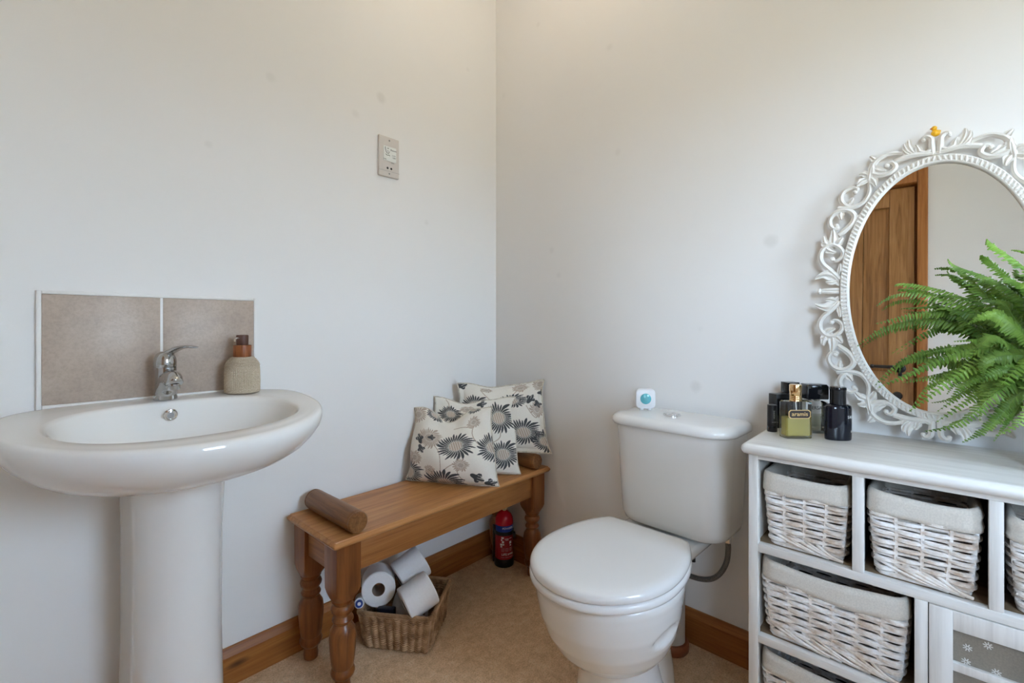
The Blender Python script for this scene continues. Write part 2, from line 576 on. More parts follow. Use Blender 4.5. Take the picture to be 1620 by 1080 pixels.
# door wall
b = MB()
DY0, DY1, DZ = -1.437, -.65, 1.985        # door leaf
b.box(XB - .22, XB, YF - .2, VY0, 0, ZC).box(XB - .22, XB, VY1, DY0 - .02, 0, ZC).box(XB - .22, XB, VY0, VY1, 0, VZ0).box(XB - .22, XB, VY0, VY1, VZ1, ZC).box(XB - .12, XB, DY1 + .03, .12, 0, ZC).box(XB - .12, XB, DY0 - .02, DY1 + .03, DZ + .03, ZC)
struct(b.build('wall_behind', M['wall']))
b = MB()
b.box(XB - .1, XB + .018, DY0 - .055, DY0 - .012, 0, DZ + .09, .006).box(XB - .1, XB + .018, DY1 + .012, DY1 + .085, 0, DZ + .09, .006)
b.box(XB - .1, XB + .018, DY0 - .012, DY1 + .012, DZ + .012, DZ + .09, .006)
b.box(XB - .1, XB - .055, DY0 - .012, DY0 + .03, 0, DZ + .012, .002).box(XB - .1, XB - .055, DY1 - .03, DY1 + .012, 0, DZ + .012, .002).box(XB - .1, XB - .055, DY0, DY1, DZ - .03, DZ + .012, .002)
struct(b.build('trim_1', M['architrave']))
d = MB()
xf = XB - .012
st = .105
d.box(xf - .04, xf, DY0, DY0 + st, .01, DZ, .003).box(xf - .04, xf, DY1 - st, DY1, .01, DZ, .003)
d.box(xf - .04, xf, DY0 + st, DY1 - st, DZ - .10, DZ, .003).box(xf - .04, xf, DY0 + st, DY1 - st, .01, .21, .003)
d.box(xf - .04, xf, DY0 + st, DY1 - st, .86, .98, .003)
door = struct(d.build('door_1', M['door']))
for (z0, z1) in ((.21, .86), (.98, DZ - .10)):
    p = MB()
    p.box(xf - .034, xf - .026, DY0 + st, DY1 - st, z0, z1)
    y = DY0 + st
    k = 5
    pw = (DY1 - DY0 - 2 * st) / k
    for i in range(k):
        p.box(xf - .03, xf - .012, y + i * pw + .0008, y + (i + 1) * pw - .0008, z0, z1, .003)
    p.build('panel', M['door_panel'], door)
h = MB()
hy, hz = DY0 + .055, 1.00
h.lathe([(0, 0), (.024, 0), (.024, .004), (.018, .007), (0, .007)], n=24, mat=Matrix.Translation((xf, hy, hz)) @ Matrix.Rotation(PI / 2, 4, 'Y'))
h.box(xf, xf + .005, hy - .008, hy + .008, hz - .042, hz + .038, .004)
h.tube([(xf, hy, hz), (xf + .045, hy, hz)], .011, 12)
h.tube([(xf + .045, hy - .006, hz), (xf + .05, hy + .03, hz + .004), (xf + .05, hy + .115, hz + .004)], [.012, .009, .008], 10)
h.ball((xf + .05, hy + .115, hz + .004), .011)
h.build('lever_handle', M['black_metal'], door)
h = MB(); h.lathe([(.0, 0), (.016, 0), (.016, .006), (.02, .012), (.022, .02), (.016, .03), (.004, .033)], n=20, mat=Matrix.Translation((xf, hy + .01, .855)) @ Matrix.Rotation(PI / 2, 4, 'Y'))
h.build('turn_knob', M['black_metal'], door)
# skirting boards
def skirt_prof(h=.108, t=.018):
    return [(0, 0), (t, 0), (t, h - .022), (t - .004, h - .014), (t - .008, h - .004), (t - .012, h), (0, h)]
b = MB()
b.loft([[(x, -p, z) for p, z in skirt_prof()] for x in (XB, 0)], True, True, True)
struct(b.build('baseboard_left', M['skirt_x'], sharp=25, recalc=True))
b = MB()
b.loft([[(rw(y) - p, y, z) for p, z in skirt_prof()] for y in (-.001, YF)], True, True, True)
struct(b.build('baseboard_right', M['skirt_y'], sharp=25, recalc=True))

# ------------------------------------------------------------------ splashback, basin, tap, dispenser
X0 = -1.285
sp = thing('tile_splashback', 'beige two tile splashback with white edging on wall above the basin', 'splashback', (X0, 0, .86))
for (a0, a1) in ((-1.511, -1.287), (-1.281, -1.057)):
    b = MB(); b.box(a0, a1, -.010, 0, .8625, 1.121, .0012); b.build('tile', M['tile'], sp)
b = MB()
b.box(-1.2872, -1.2808, -.0085, 0, .8625, 1.121)
b.box(-1.520, -1.511, -.012, 0, .853, 1.129, .002).box(-1.057, -1.0485, -.012, 0, .853, 1.129, .002)
b.box(-1.511, -1.057, -.012, 0, 1.121, 1.129, .002).box(-1.511, -1.057, -.013, 0, .853, .8625, .003)
b.build('edging', M['white_trim'], sp)

bas = thing('washbasin', 'white ceramic pedestal washbasin below the beige tiles', 'basin', (X0, 0, 0))
NB = 96
def sgnpow(v, e):
    return math.copysign(abs(v) ** e, v)
def outer(th):
    # th=0 -> +x, 90deg -> wall side.  superellipse, flat against the wall
    c, s = math.cos(th), math.sin(th)
    if s < 0:
        x, y = .312 * sgnpow(c, .96), -.200 + .310 * sgnpow(s, .96)
    else:
        x, y = .312 * sgnpow(c, .62), -.200 + .1995 * sgnpow(s, .55)
    return Vector((x, y))
def inner(th):
    c, s = math.cos(th), math.sin(th)
    x = .232 * sgnpow(c, .82)
    y = -.262 + (.172 if s > 0 else .178) * sgnpow(s, .9)
    return Vector((x, y))
def rimz(y):
    t = max(0, min(1, -y / .51))
    return .858 - .036 * t ** 1.3
ths = [2 * PI * k / NB for k in range(NB)]
rings = []
# outside, from the underside up to the rim
for (s, z, cy) in ((.16, .688, -.16), (.34, .690, -.17), (.50, .700, -.19), (.64, .714, -.20), (.765, .735, -.205), (.865, .761, -.205), (.94, .790, -.203), (.985, .814, -.201), (1.0, .832, -.2), (1.0, .840, -.2)):
    ring = []
    for t in ths:
        o = outer(t)
        x = o.x * s
        y = cy + (o.y + .2) * s
        if math.sin(t) > 0:
            y = cy + (o.y - cy) * min(1, s + .35 * (1 - s))
        y = min(y, -.0006)
        zz = z + (rimz(o.y) - .858) * (max(0, (z - .70)) / .15 if z < .84 else 1)
        ring.append((X0 + x, y, zz))
    rings.append(ring)
for k, (dz, ins) in enumerate(((.010, .0), (.016, .004), (.019, .010), (.019, .018))):
    ring = []
    for t in ths:
        o = outer(t)
        i = inner(t)
        dr = (i - o)
        dr = dr / max(dr.length, 1e-6)
        p = o + dr * ins
        ring.append((X0 + p.x, min(p.y, -.0006), rimz(o.y) - .019 + dz))
    rings.append(ring)
for f in (.5, .88, .96):
    ring = []
    for t in ths:
        o, i = outer(t), inner(t)
        p = o.lerp(i, f)
        q = o.lerp(i, .06)
        ring.append((X0 + p.x, p.y, rimz(p.y) - (.0 if f < .9 else .0015)))
    rings.append(ring)
for (s, dz) in ((1.0, .006), (.975, .016), (.93, .035), (.86, .062), (.76, .088), (.60, .108), (.40, .119), (.2, .124), (.06, .126)):
    ring = []
    for t in ths:
        i = inner(t)
        c = Vector((0, -.235))
        p = c + (i - c) * s
        ring.append((X0 + p.x, p.y, rimz(i.y) * min(1, s * 1.0) + (1 - min(1, s)) * .843 - dz))
    rings.append(ring)
b = MB(); b.loft(rings, True, True, True)
b.build('bowl', M['ceramic'], bas, sharp=70, recalc=True)
# pedestal: half column with straight cheeks to the wall
b = MB()
rr = []
for (z, r, yc) in ((0, .106, -.175), (.03, .102, -.175), (.06, .095, -.175), (.30, .0895, -.175), (.55, .0895, -.18), (.66, .093, -.185), (.70, .097, -.19), (.712, .097, -.19)):
    ring = [(X0 + .002 - r, -.03, z)]
    ring += [(X0 + .002 - r, yc + .02, z)]
    for k in range(0, 25):
        a = PI + PI * k / 24
        ring.append((X0 + .002 + r * math.cos(a), yc + r * 1.0 * math.sin(a), z))
    ring += [(X0 + .002 + r, yc + .02, z), (X0 + .002 + r, -.03, z)]
    rr.append(ring)
b.loft(rr, True, True, True)
b.build('pedestal', M['ceramic'], bas, sharp=35, recalc=True)
b = MB()
b.tube([(X0 + .0125 * math.cos(a), -.1065 - .004 * math.sin(a), .822 + .0125 * math.sin(a)) for a in [2 * PI * k / 24 for k in range(24)]], .0035, 8, True)
b.tube([(X0 + .0085 * math.cos(a), -.1072 - .003 * math.sin(a), .822 + .0085 * math.sin(a)) for a in [2 * PI * k / 24 for k in range(24)]], .002, 8, True)
b.build('overflow_ring', M['chrome'], bas)
b = MB(); b.lathe([(0, -.001), (.0085, -.001), (.0085, .0008), (0, .0008)], n=20, mat=Matrix.Translation((X0, -.1058, .822)) @ Matrix.Rotation(R(75), 4, 'X'))
b.build('overflow_hole', M['grey_ink'], bas)
b = MB(); b.lathe([(.001, 0), (.030, 0), (.031, .003), (.026, .005), (.022, .002), (.001, .001)], (X0, -.235, .717), 28)
b.build('waste', M['chrome'], bas)

tap = thing('basin_mixer_tap', 'chrome lever mixer tap on the back of the basin', 'tap', (X0, -.055, .857))
b = MB()
rings = []
for (z, r, dx, dy, el) in ((0, .026, 0, 0, 1.0), (.004, .0262, 0, 0, 1.0), (.02, .0235, 0, -.002, 1.02), (.05, .0225, 0, -.006, 1.05), (.072, .0225, 0, -.008, 1.05), (.083, .0225, 0, -.009, 1.0)):
    rings.append([(X0 + dx + r * math.cos(2 * PI * k / 28), -.055 + dy + r * el * math.sin(2 * PI * k / 28), .857 + z) for k in range(28)])
b.loft(rings)
# spout leaning out over the bowl
b.tube(smooth_path([(X0, -.058, .875), (X0, -.075, .897), (X0, -.098, .912), (X0, -.122, .917), (X0, -.140, .912), (X0, -.147, .904)], 4), [.024] * 4 + [.0225] * 4 + [.0205] * 4 + [.0195] * 4 + [.0185] * 4 + [.017], 20, ref=(1, 0, 0))
b.build('body', M['tap_chrome'], tap, sharp=50)
b = MB()
b.lathe([(.0, 0), (.0135, 0), (.0145, .003), (.0145, .014), (.0, .014)], (X0, -.135, .889), 24)
b.build('aerator', M['tap_chrome'], tap)
b = MB()
b.lathe([(.0215, 0), (.0245, .003), (.0248, .014), (.0235, .026), (.019, .036), (.010, .042), (.001, .043)], (X0 - .002, -.061, .938), 28)
pts = smooth_path([(X0 - .006, -.054, .950), (X0 + .002, -.062, .972), (X0 + .020, -.083, .988), (X0 + .034, -.118, .994), (X0 + .042, -.152, .9925)], 5)
rad = [.0235, .023, .0215, .019, .0185, .018, .017, .016, .015, .0145, .014, .0135, .013, .0125, .012, .012, .012, .0115, .0115, .011, .008]
rings = []
for i, p in enumerate(pts):
    a = pts[max(0, i - 1)]; c = pts[min(len(pts) - 1, i + 1)]
    t = (c - a).normalized()
    sd = t.cross(Vector((0, 0, 1))).normalized()
    up = sd.cross(t)
    th = rad[i] * (.62 - .38 * i / len(pts))
    rings.append([p + sd * (rad[i] * math.cos(2 * PI * k / 16)) + up * (th * math.sin(2 * PI * k / 16)) for k in range(16)])
b.loft(rings)
b.build('lever', M['tap_chrome'], tap, sharp=60)

DH = 1.09
dsp = thing('soap_dispenser', 'ribbed stone soap dispenser with brown wooden pump on basin edge', 'soap dispenser', (-1.105, -.062, .8565))
b = MB()
rings = []
NR = 120
prof = [(.0415, 0), (.0445, .002), (.0455, .006), (.0458, .03), (.0452, .055), (.0445, .066), (.0435, .070), (.0425, .0735), (.0405, .0775), (.0385, .081), (.0355, .0845), (.0335, .0875), (.030, .090), (.0275, .092), (.025, .0935)]
for j, (r, z) in enumerate(prof):
    ring = []
    for k in range(NR):
        rb = 1.0
        if .004 < z < .068:
            rb = 1.0 - (.034 if (k % 2 == 0) else 0)
        ring.append((-1.105 + r * rb * math.cos(2 * PI * k / NR), -.062 + r * rb * math.sin(2 * PI * k / NR), .8565 + z))
    rings.append(ring)
b.loft(rings)
for z, r in ((.0715, .0437), (.0755, .042), (.0795, .0398), (.0832, .037), (.0868, .0342), (.0905, .0302)):
    b.tube([(-1.105 + r * math.cos(2 * PI * k / 40), -.062 + r * math.sin(2 * PI * k / 40), .8565 + z) for k in range(40)], .0017, 6, True)
b.build('bottle', M['stone'], dsp, sharp=50)
b = MB(); b.lathe([(.0, .0935), (.0228, .0935), (.0235, .095), (.0235, .1225), (.0228, .124), (.0, .124)], (-1.105, -.062, .8565), 32)
b.build('collar', M['pump_wood'], dsp)
b = MB(); b.lathe([(.0, .124), (.014, .124), (.0155, .126), (.0158, .148), (.0145, .1505), (.0, .1505)], (-1.105, -.062, .8565), 28)
b.build('pump_head', M['pump_dark'], dsp)
b = MB(); b.tube([(-1.117, -.073, .998), (-1.132, -.094, .9985), (-1.137, -.101, .996), (-1.138, -.103, .990)], [.0035, .0032, .003, .0026], 10)
b.build('nozzle', M['nozzle'], dsp)

for ch in dsp.children:
    ch.data.transform(Matrix.Diagonal((1, 1, DH, 1)))

# ------------------------------------------------------------------ shaver socket
so = thing('shaver_socket', 'white plastic shaver socket plate high on the left wall', 'socket', (-.585, 0, 1.679))
b = MB(); b.box(-.629, -.541, -.012, 0, 1.604, 1.754, .004, 3); b.build('plate', M['plate'], so)
b = MB(); b.box(-.611, -.556, -.0135, -.0115, 1.662, 1.717, .0006); lab = b.build('label_panel', M['plate_label'], so)
EU = Euler((PI / 2, 0, 0))
def on_left(x, z, y=-.0137):
    return (x - so.location.x, y, z - so.location.z)
def lab_txt(s, size, x, z, m='ink', align='CENTER'):
    o = text_part('lettering', s, size, on_left(x, z), EU, M[m], so, .0002, align)
    return o
lab_txt('Shavers', .0085, -.5685, 1.7055, 'ink')
lab_txt('115V', .0075, -.567, 1.686, 'grey_ink')
lab_txt('230V', .0070, -.565, 1.678, 'grey_ink')
lab_txt('only', .0075, -.605, 1.668, 'grey_ink')
lab_txt('~', .0075, -.569, 1.658, 'grey_ink')
lab_txt('20VA', .0060, -.572, 1.6575, 'grey_ink')
b = MB()
b.tube(smooth_path([(-.604, -.0137, 1.713), (-.602, -.0137, 1.701), (-.598, -.0137, 1.693), (-.590, -.0137, 1.691), (-.586, -.0137, 1.698)], 4), .0009, 6)
b.tube(smooth_path([(-.602, -.0137, 1.687), (-.596, -.0137, 1.683), (-.589, -.0137, 1.685), (-.584, -.0137, 1.682)], 4), .0009, 6)
b.tube([(-.595, -.0137, 1.709), (-.589, -.0137, 1.7095)], .0010, 6)
b.tube([(-.593, -.0137, 1.701), (-.592, -.0137, 1.697)], .0009, 6)
b.build('shaver_symbol', M['ink'], so)
for (x, z, r) in ((-.585, 1.740, .0036), (-.585, 1.616, .0034)):
    b = MB(); b.lathe([(0, 0), (r, 0), (r * .8, .0012), (0, .0014)], n=14, mat=Matrix.Translation((x, -.0118, z)) @ Matrix.Rotation(PI / 2, 4, 'X'))
    b.build('screw', M['grey_ink'], so)
for x in (-.593, -.577):
    b = MB(); b.lathe([(0, 0), (.0042, 0), (.0042, .0006), (0, .0006)], n=14, mat=Matrix.Translation((x, -.0119, 1.636)) @ Matrix.Rotation(PI / 2, 4, 'X'))
    b.build('pin_hole', M['dark_hole'], so)
b = MB(); b.box(-.6285, -.5415, -.0124, -.0116, 1.6245, 1.6252); b.build('shutter_line', M['grey_ink'], so)

# ------------------------------------------------------------------ bench
BX0, BX1, BY0, BY1, BT = -.966, -.008, -.330, -.022, .455
be = thing('wooden_bench', 'honey pine bench with turned legs and roll ends along left wall', 'bench', ((BX0 + BX1) / 2, (BY0 + BY1) / 2, 0))
b = MB()
# moulded edge board
prof = [(.014, 0), (.004, .003), (0, .009), (0, .013), (.003, .018), (.006, .020), (.007, .0225)]
rings = []
def rrect(x0, x1, y0, y1, r, z, n=5):
    out = []
    for (cx, cy, a0) in ((x1 - r, y1 - r, 0), (x0 + r, y1 - r, 90), (x0 + r, y0 + r, 180), (x1 - r, y0 + r, 270)):
        for k in range(n + 1):
            a = R(a0 + 90 * k / n)
            out.append((cx + r * math.cos(a), cy + r * math.sin(a), z))
    return out
for ins, dz in prof:
    rings.append(rrect(BX0 + ins, BX1 - ins, BY0 + ins, BY1 - ins, .006, BT - .0225 + dz))
b.loft(rings)
b.build('seat_board', M['bench_x'], be, sharp=30)
lx0, lx1, ly0, ly1 = -.9105, -.063, -.2735, -.072
LW = .037
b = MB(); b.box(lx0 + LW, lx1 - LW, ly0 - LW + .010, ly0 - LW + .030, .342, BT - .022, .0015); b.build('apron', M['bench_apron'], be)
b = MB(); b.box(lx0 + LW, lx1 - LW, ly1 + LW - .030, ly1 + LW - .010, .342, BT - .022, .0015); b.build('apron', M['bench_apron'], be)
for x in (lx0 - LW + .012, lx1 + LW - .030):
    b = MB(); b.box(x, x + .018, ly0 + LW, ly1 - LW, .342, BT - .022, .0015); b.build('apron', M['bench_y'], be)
legp = [(.017, 0), (.021, .004), (.022, .018), (.020, .030), (.0215, .040), (.030, .048), (.0335, .056), (.0335, .062), (.030, .070), (.0285, .073), (.0305, .078), (.0335, .10), (.0365, .135), (.0375, .158), (.035, .178), (.028, .190), (.023, .198), (.0245, .202), (.029, .206), (.0295, .210), (.026, .216), (.0235, .222), (.026, .227), (.031, .234), (.0325, .241), (.030, .248), (.025, .253), (.027, .257), (.0305, .262), (.0315, .268)]
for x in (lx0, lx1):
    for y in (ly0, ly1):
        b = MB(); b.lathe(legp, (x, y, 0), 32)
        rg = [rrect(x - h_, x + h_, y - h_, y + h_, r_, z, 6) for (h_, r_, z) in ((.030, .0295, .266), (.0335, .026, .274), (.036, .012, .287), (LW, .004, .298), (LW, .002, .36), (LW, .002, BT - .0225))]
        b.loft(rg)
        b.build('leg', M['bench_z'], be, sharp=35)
for xr in (-.885, -.078):
    b = MB()
    prof = [(0, 0), (.0275, 0), (.0305, .003), (.0312, .007), (.0295, .010), (.0312, .013), (.0318, .02), (.0318, .262), (.0312, .268), (.0295, .271), (.0312, .274), (.0305, .279), (.0275, .282), (0, .282)]
    b.lathe(prof, n=36, mat=Matrix.Translation((xr, -.318 + .002, BT + .0305)) @ Matrix.Rotation(-PI / 2, 4, 'X'))
    b.build('roll', M['roll'], be, sharp=40)

# ------------------------------------------------------------------ floral cushions
CREAM = np.array(srgb(232, 227, 216)[:3])
DARK = np.array(srgb(76, 78, 80)[:3])
BEIGE = np.array(srgb(182, 166, 150)[:3])
def petals(U, V, cx, cy, Rr, sq, n, seed, rot=0.0):
    """chrysanthemum: mask of narrow curved petals and mask of the centre"""
    r0 = np.random.default_rng(seed)
    x, y = (U - cx), (V - cy) / sq
    r = np.hypot(x, y) / Rr
    a = np.arctan2(y, x) + rot + (.30 + .25 * np.sin(3 * np.arctan2(y, x))) * (r - .4)
    t = a / (2 * PI) * n
    k = np.floor(t).astype(int) % n
    f = np.abs((t - np.floor(t)) - .5) * 2
    ln = (.82 + .26 * r0.random(n))[k]
    wv = np.clip(np.minimum((r - .26) * 5, (ln - r) * 3.4), 0, 1) ** .6 * (.74 + .16 * np.clip((r - .3) / .5, 0, 1))
    pet = (r < ln) & (r > .28) & (f < wv)
    cen = r < .33
    cl = cen & (np.abs(np.sin(x / Rr * 26 + y / Rr * 6)) > .30)
    return pet, cen, cl
def stem(U, V, p0, p1, p2, w):
    m = np.zeros(U.shape, bool)
    for t in np.linspace(0, 1, 60):
        x = (1 - t) ** 2 * p0[0] + 2 * t * (1 - t) * p1[0] + t * t * p2[0]
        y = (1 - t) ** 2 * p0[1] + 2 * t * (1 - t) * p1[1] + t * t * p2[1]
        m |= (np.hypot(U - x, V - y) < w)
    return m
def paint(U, V, flowers, stems, buds, seed):
    C = np.tile(CREAM, (U.size, 1))
    for s in stems:
        C[stem(U, V, *s, .0055)] = BEIGE
    for i, (cx, cy, Rr, sq, kind) in enumerate(flowers):
        p, c, cl = petals(U, V, cx, cy, Rr, sq, 30 if Rr > .14 else 20, seed + i, i * .7)
        if kind == 'd':
            C[p] = DARK; C[c] = CREAM; C[cl] = BEIGE
        else:
            C[p] = BEIGE
            C[c] = CREAM
            C[cl] = BEIGE * .8 if kind == 'b' else BEIGE
    for i, (cx, cy, Rr, ang) in enumerate(buds):
        x, y = U - cx, V - cy
        xr = x * math.cos(ang) + y * math.sin(ang)
        yr = -x * math.sin(ang) + y * math.cos(ang)
        a = np.arctan2(yr, xr)
        r = np.hypot(xr, yr * 1.4) / Rr
        lob = .80 + .20 * np.cos(a * 4 + 1) - .25 * (np.abs(a) < .6)
        C[(r < lob) & ~((np.abs(np.sin(yr / Rr * 9)) < .22) & (xr > -.1 * Rr))] = DARK
    return C

def cushion(name, label, BL, BR, TR, TL, thick, pattern, seed, sag=0.0, sagu=.45, flange=0.0, pinch=.05, n=270, belly=0.0, lean=0.0):
    cen = (Vector(BL) + Vector(BR)) / 2
    root = thing(name, label, 'cushion', tuple(cen), 0, 'floral cushions on the bench')
    u = np.linspace(0, 1, n + 1)
    U, V = np.meshgrid(u, u)
    BLa, BRa, TRa, TLa = (np.array(p, float) for p in (BL, BR, TR, TL))
    nv = np.cross(BRa - BLa, TLa - BLa)
    nv /= np.linalg.norm(nv)                       # towards the viewer side
    upv = (TLa - BLa + TRa - BRa); upv /= np.linalg.norm(upv)
    Ue = (U - .5) * (1 - pinch * 4 * V * (1 - V) * 1.0) + .5
    Ve = (V - .5) * (1 - pinch * 4 * U * (1 - U) * .8) + .5
    base = ((1 - Ue) * (1 - Ve))[..., None] * BLa + (Ue * (1 - Ve))[..., None] * BRa + (Ue * Ve)[..., None] * TRa + ((1 - Ue) * Ve)[..., None] * TLa
    H = np.linalg.norm(TLa - BLa)
    # floppy outline: corners pulled out a little, edges wavering
    ed = np.maximum(np.abs(2 * U - 1), np.abs(2 * V - 1)) ** 6
    base += (ed * (.006 * np.sin(11 * V + 5 * U + seed) + .004 * np.sin(19 * U - 7 * V + 2 * seed)))[..., None] * nv
    base += (ed * .004 * np.sin(13 * U + 9 * V + seed))[..., None] * upv * (V[..., None] > .25)
    crn = (np.abs(2 * U - 1) * np.abs(2 * V - 1)) ** 5
    base += (crn * .014)[..., None] * ((2 * U - 1)[..., None] * (BRa - BLa) / np.linalg.norm(BRa - BLa))
    dip = np.exp(-((U - sagu) / .26) ** 2) * V ** 2.2
    base -= (dip * sag * H)[..., None] * upv
    m = max(flange, 1e-6)
    uu = np.clip((U - m) / (1 - 2 * m), 0, 1); vv = np.clip((V - m) / (1 - 2 * m), 0, 1)
    f = (np.clip(1 - (2 * uu - 1) ** 2, 0, 1) ** .55) * (np.clip(1 - (2 * vv - 1) ** 2, 0, 1) ** .55)
    f *= 1 + belly * (.5 - V)
    f *= 1 - .45 * np.exp(-((U - sagu) / .16) ** 2) * V ** 3 * (1 if sag > 0 else 0)
    wr = .0035 * np.sin(9 * U + 14 * V + seed) * np.sin(5 * V - 7 * U + 2 * seed) + .0025 * np.sin(23 * (U - .5) * (V + .3) + seed)
    wr *= np.clip(f * 3, 0, 1)
    eg = .0016 * np.clip(np.minimum(np.minimum(U, 1 - U), np.minimum(V, 1 - V)) / .012, 0, 1)
    F = base + ((eg + f * thick * .5 + wr))[..., None] * nv
    B = base - ((eg + f * thick * .5))[..., None] * nv
    N1 = (n + 1) ** 2
    V3 = np.concatenate([F.reshape(-1, 3), B.reshape(-1, 3)]) - np.array(cen)
    idx = np.arange(N1).reshape(n + 1, n + 1)
    q = np.stack([idx[:-1, :-1], idx[:-1, 1:], idx[1:, 1:], idx[1:, :-1]], -1).reshape(-1, 4)
    q2 = q[:, ::-1] + N1
    Q = np.concatenate([q, q2])
    me = bpy.data.meshes.new('cover')
    me.vertices.add(len(V3)); me.vertices.foreach_set('co', V3.ravel())
    me.loops.add(Q.size); me.loops.foreach_set('vertex_index', Q.ravel())
    me.polygons.add(len(Q)); me.polygons.foreach_set('loop_start', np.arange(0, Q.size, 4))
    me.polygons.foreach_set('use_smooth', np.ones(len(Q), bool))
    me.update(calc_edges=True)
    C = paint(U.ravel(), V.ravel(), *pattern, seed)
    C2 = paint(1 - U.ravel(), V.ravel(), *pattern, seed + 50)
    ca = me.color_attributes.new('print', 'FLOAT_COLOR', 'POINT')
    CC = np.concatenate([C, C2]); CC = np.concatenate([CC, np.ones((len(CC), 1))], 1)
    ca.data.foreach_set('color', CC.astype(np.float32).ravel())
    me.materials.append(M['print'])
    o = bpy.data.objects.new('cover', me); COL.objects.link(o); o.parent = root
    # piping along the seam
    per = [base[0, k] for k in range(0, n, 4)] + [base[k, n] for k in range(0, n, 4)] + [base[n, k] for k in range(n, 0, -4)] + [base[k, 0] for k in range(n, 0, -4)]
    b = MB(); b.tube([tuple(p) for p in per], .0030, 6, True)
    b.build('piping', M['piping'], root)
    return root

P1 = ([(.60, .50, .235, .86, 'd'), (.45, .0, .25, .7, 'd'), (.02, .10, .2, .9, 'd'), (1.0, .46, .17, 1.1, 'd'), (.27, .60, .16, 1.0, 'b'), (.05, .90, .13, 1, 'b'), (.66, .24, .095, .95, 'b'), (.80, .80, .085, 1, 'b'), (.1, .3, .1, 1, 'b'), (.30, .16, .07, 1, 'b'), (.26, .97, .12, .7, 'd'), (.80, .99, .09, .7, 'd')],
      [((.62, .2), (.60, .1), (.68, .05)), ((.34, .50), (.48, .40), (.42, .10)), ((.42, .10), (.50, .22), (.60, .26)), ((.80, .74), (.76, .62), (.86, .5)), ((.78, .72), (.68, .78), (.55, .80))],
      [(.13, .57, .085, 2.2), (.18, .42, .075, -.8), (.30, .615, .06, .5), (.83, .09, .09, -.3), (.95, .04, .07, .4)])
P2 = ([(.80, .72, .22, 1.05, 'd'), (.84, .24, .21, .9, 'd'), (.20, .78, .16, .8, 'd'), (.40, .90, .1, .6, 'b'), (.35, .40, .2, 1, 'd'), (.08, .3, .12, 1, 'b'), (.58, .5, .1, 1, 'b')],
      [((.80, .55), (.86, .45), (.70, .38)), ((.12, .98), (.22, .88), (.10, .8))],
      [(.6, .95, .08, .2), (.62, .15, .06, .6)])
P3 = ([(.19, .68, .20, .8, 'd'), (.63, .74, .21, .55, 'd'), (.75, .28, .22, .92, 'd'), (.28, .2, .2, .9, 'd'), (.74, .93, .11, .6, 'b'), (.93, .60, .095, 1.3, 'b'), (.97, .95, .1, 1, 'b'), (.32, .93, .08, .5, 'b'), (.98, .16, .16, 1, 'd'), (.45, .45, .1, 1, 'b')],
      [((.70, .90), (.66, .84), (.58, .80)), ((.93, .50), (.90, .42), (.80, .66)), ((.28, .90), (.20, .96), (.36, .78))],
      [(.86, .76, .085, 1.2), (.945, .67, .07, -1.0), (.04, .97, .08, .5), (1.0, .84, .06, .3)])

# ------------------------------------------------------------------ (cushions are placed here)
cushion('floral_cushion', 'nearest and lowest of three cream and grey floral cushions on bench', (-.522, -.048, .462), (-.345, -.335, .459), (-.298, -.250, .735), (-.452, -.010, .725), 0.14, P1, 3, sag=.23, sagu=.47, pinch=-.03, belly=1.0)
cushion('floral_cushion', 'middle cream and grey floral cushion between the other two on bench', (-.430, -.053, .480), (-.186, -.298, .459), (-.132, -.222, .745), (-.355, -.012, .752), .075, P2, 11, sag=.10, sagu=.42, pinch=-.02, belly=.7)
cushion('floral_cushion', 'tallest flanged floral cushion at the back standing in the corner', (-.300, -.066, .536), (-.048, -.345, .521), (-.026, -.290, .815), (-.258, -.042, .800), .075, P3, 23, sag=.07, sagu=.5, flange=.055, pinch=.02, belly=.4)

# ------------------------------------------------------------------ fire extinguisher
ex = thing('fire_extinguisher', 'small red fire extinguisher standing in the corner behind the bench', 'fire extinguisher', (-.070, -.118, 0), R(-132))
# local: -y... +x faces the viewer
b = MB(); b.lathe([(.0, .012), (.0395, .012), (.0395, .190), (.037, .205), (.030, .219), (.020, .228), (.0145, .232), (.0145, .240), (0, .240)], n=40)
b.build('cylinder', M['red'], ex, True)
b = MB(); b.lathe([(.0, 0), (.042, 0), (.0435, .004), (.0435, .030), (.041, .034), (.0398, .034), (.0398, .012), (0, .012)], n=40)
b.build('base_ring', M['black_plastic'], ex, True)
b = MB(); b.lathe([(0, .240), (.012, .240), (.012, .258), (.009, .262), (0, .262)], n=20)
b.lathe([(0, 0), (.011, 0), (.012, .003), (.012, .010), (0, .011)], n=20, mat=Matrix.Translation((.010, 0, .250)) @ Matrix.Rotation(PI / 2, 4, 'Y'))
b.box(-.03, .03, -.007, .007, .262, .272, .002)
b.box(-.045, .035, -.006, .006, .278, .286, .002)
b.build('valve', M['nozzle'], ex, True)
def arc_band(r0, r1, z0, z1, a0, a1, n=24):
    m = MB()
    rings = []
    for k in range(n + 1):
        a = R(a0 + (a1 - a0) * k / n)
        c, s = math.cos(a), math.sin(a)
        rings.append([(r0 * c, r0 * s, z0), (r1 * c, r1 * s, z0), (r1 * c, r1 * s, z1), (r0 * c, r0 * s, z1)])
    m.loft(rings)
    return m
arc_band(.0392, .0400, .150, .178, -75, 75).build('blue_band', M['label_blue'], ex, True, recalc=True)
arc_band(.0392, .0400, .036, .138, -80, 75).build('label', M['label_red'], ex, True, recalc=True)
arc_band(.0392, .0425, .137, .152, 0, 359.9, 48).build('strap', M['black_plastic'], ex, True, recalc=True)
b = MB(); b.box(-.070, -.036, -.030, .030, .010, .205, .006); b.box(-.048, -.030, .028, .040, .13, .16, .003)
b.box(-.050, .004, -.050, -.038, .010, .170, .004)
b.build('wall_bracket', M['black_plastic'], ex, True)
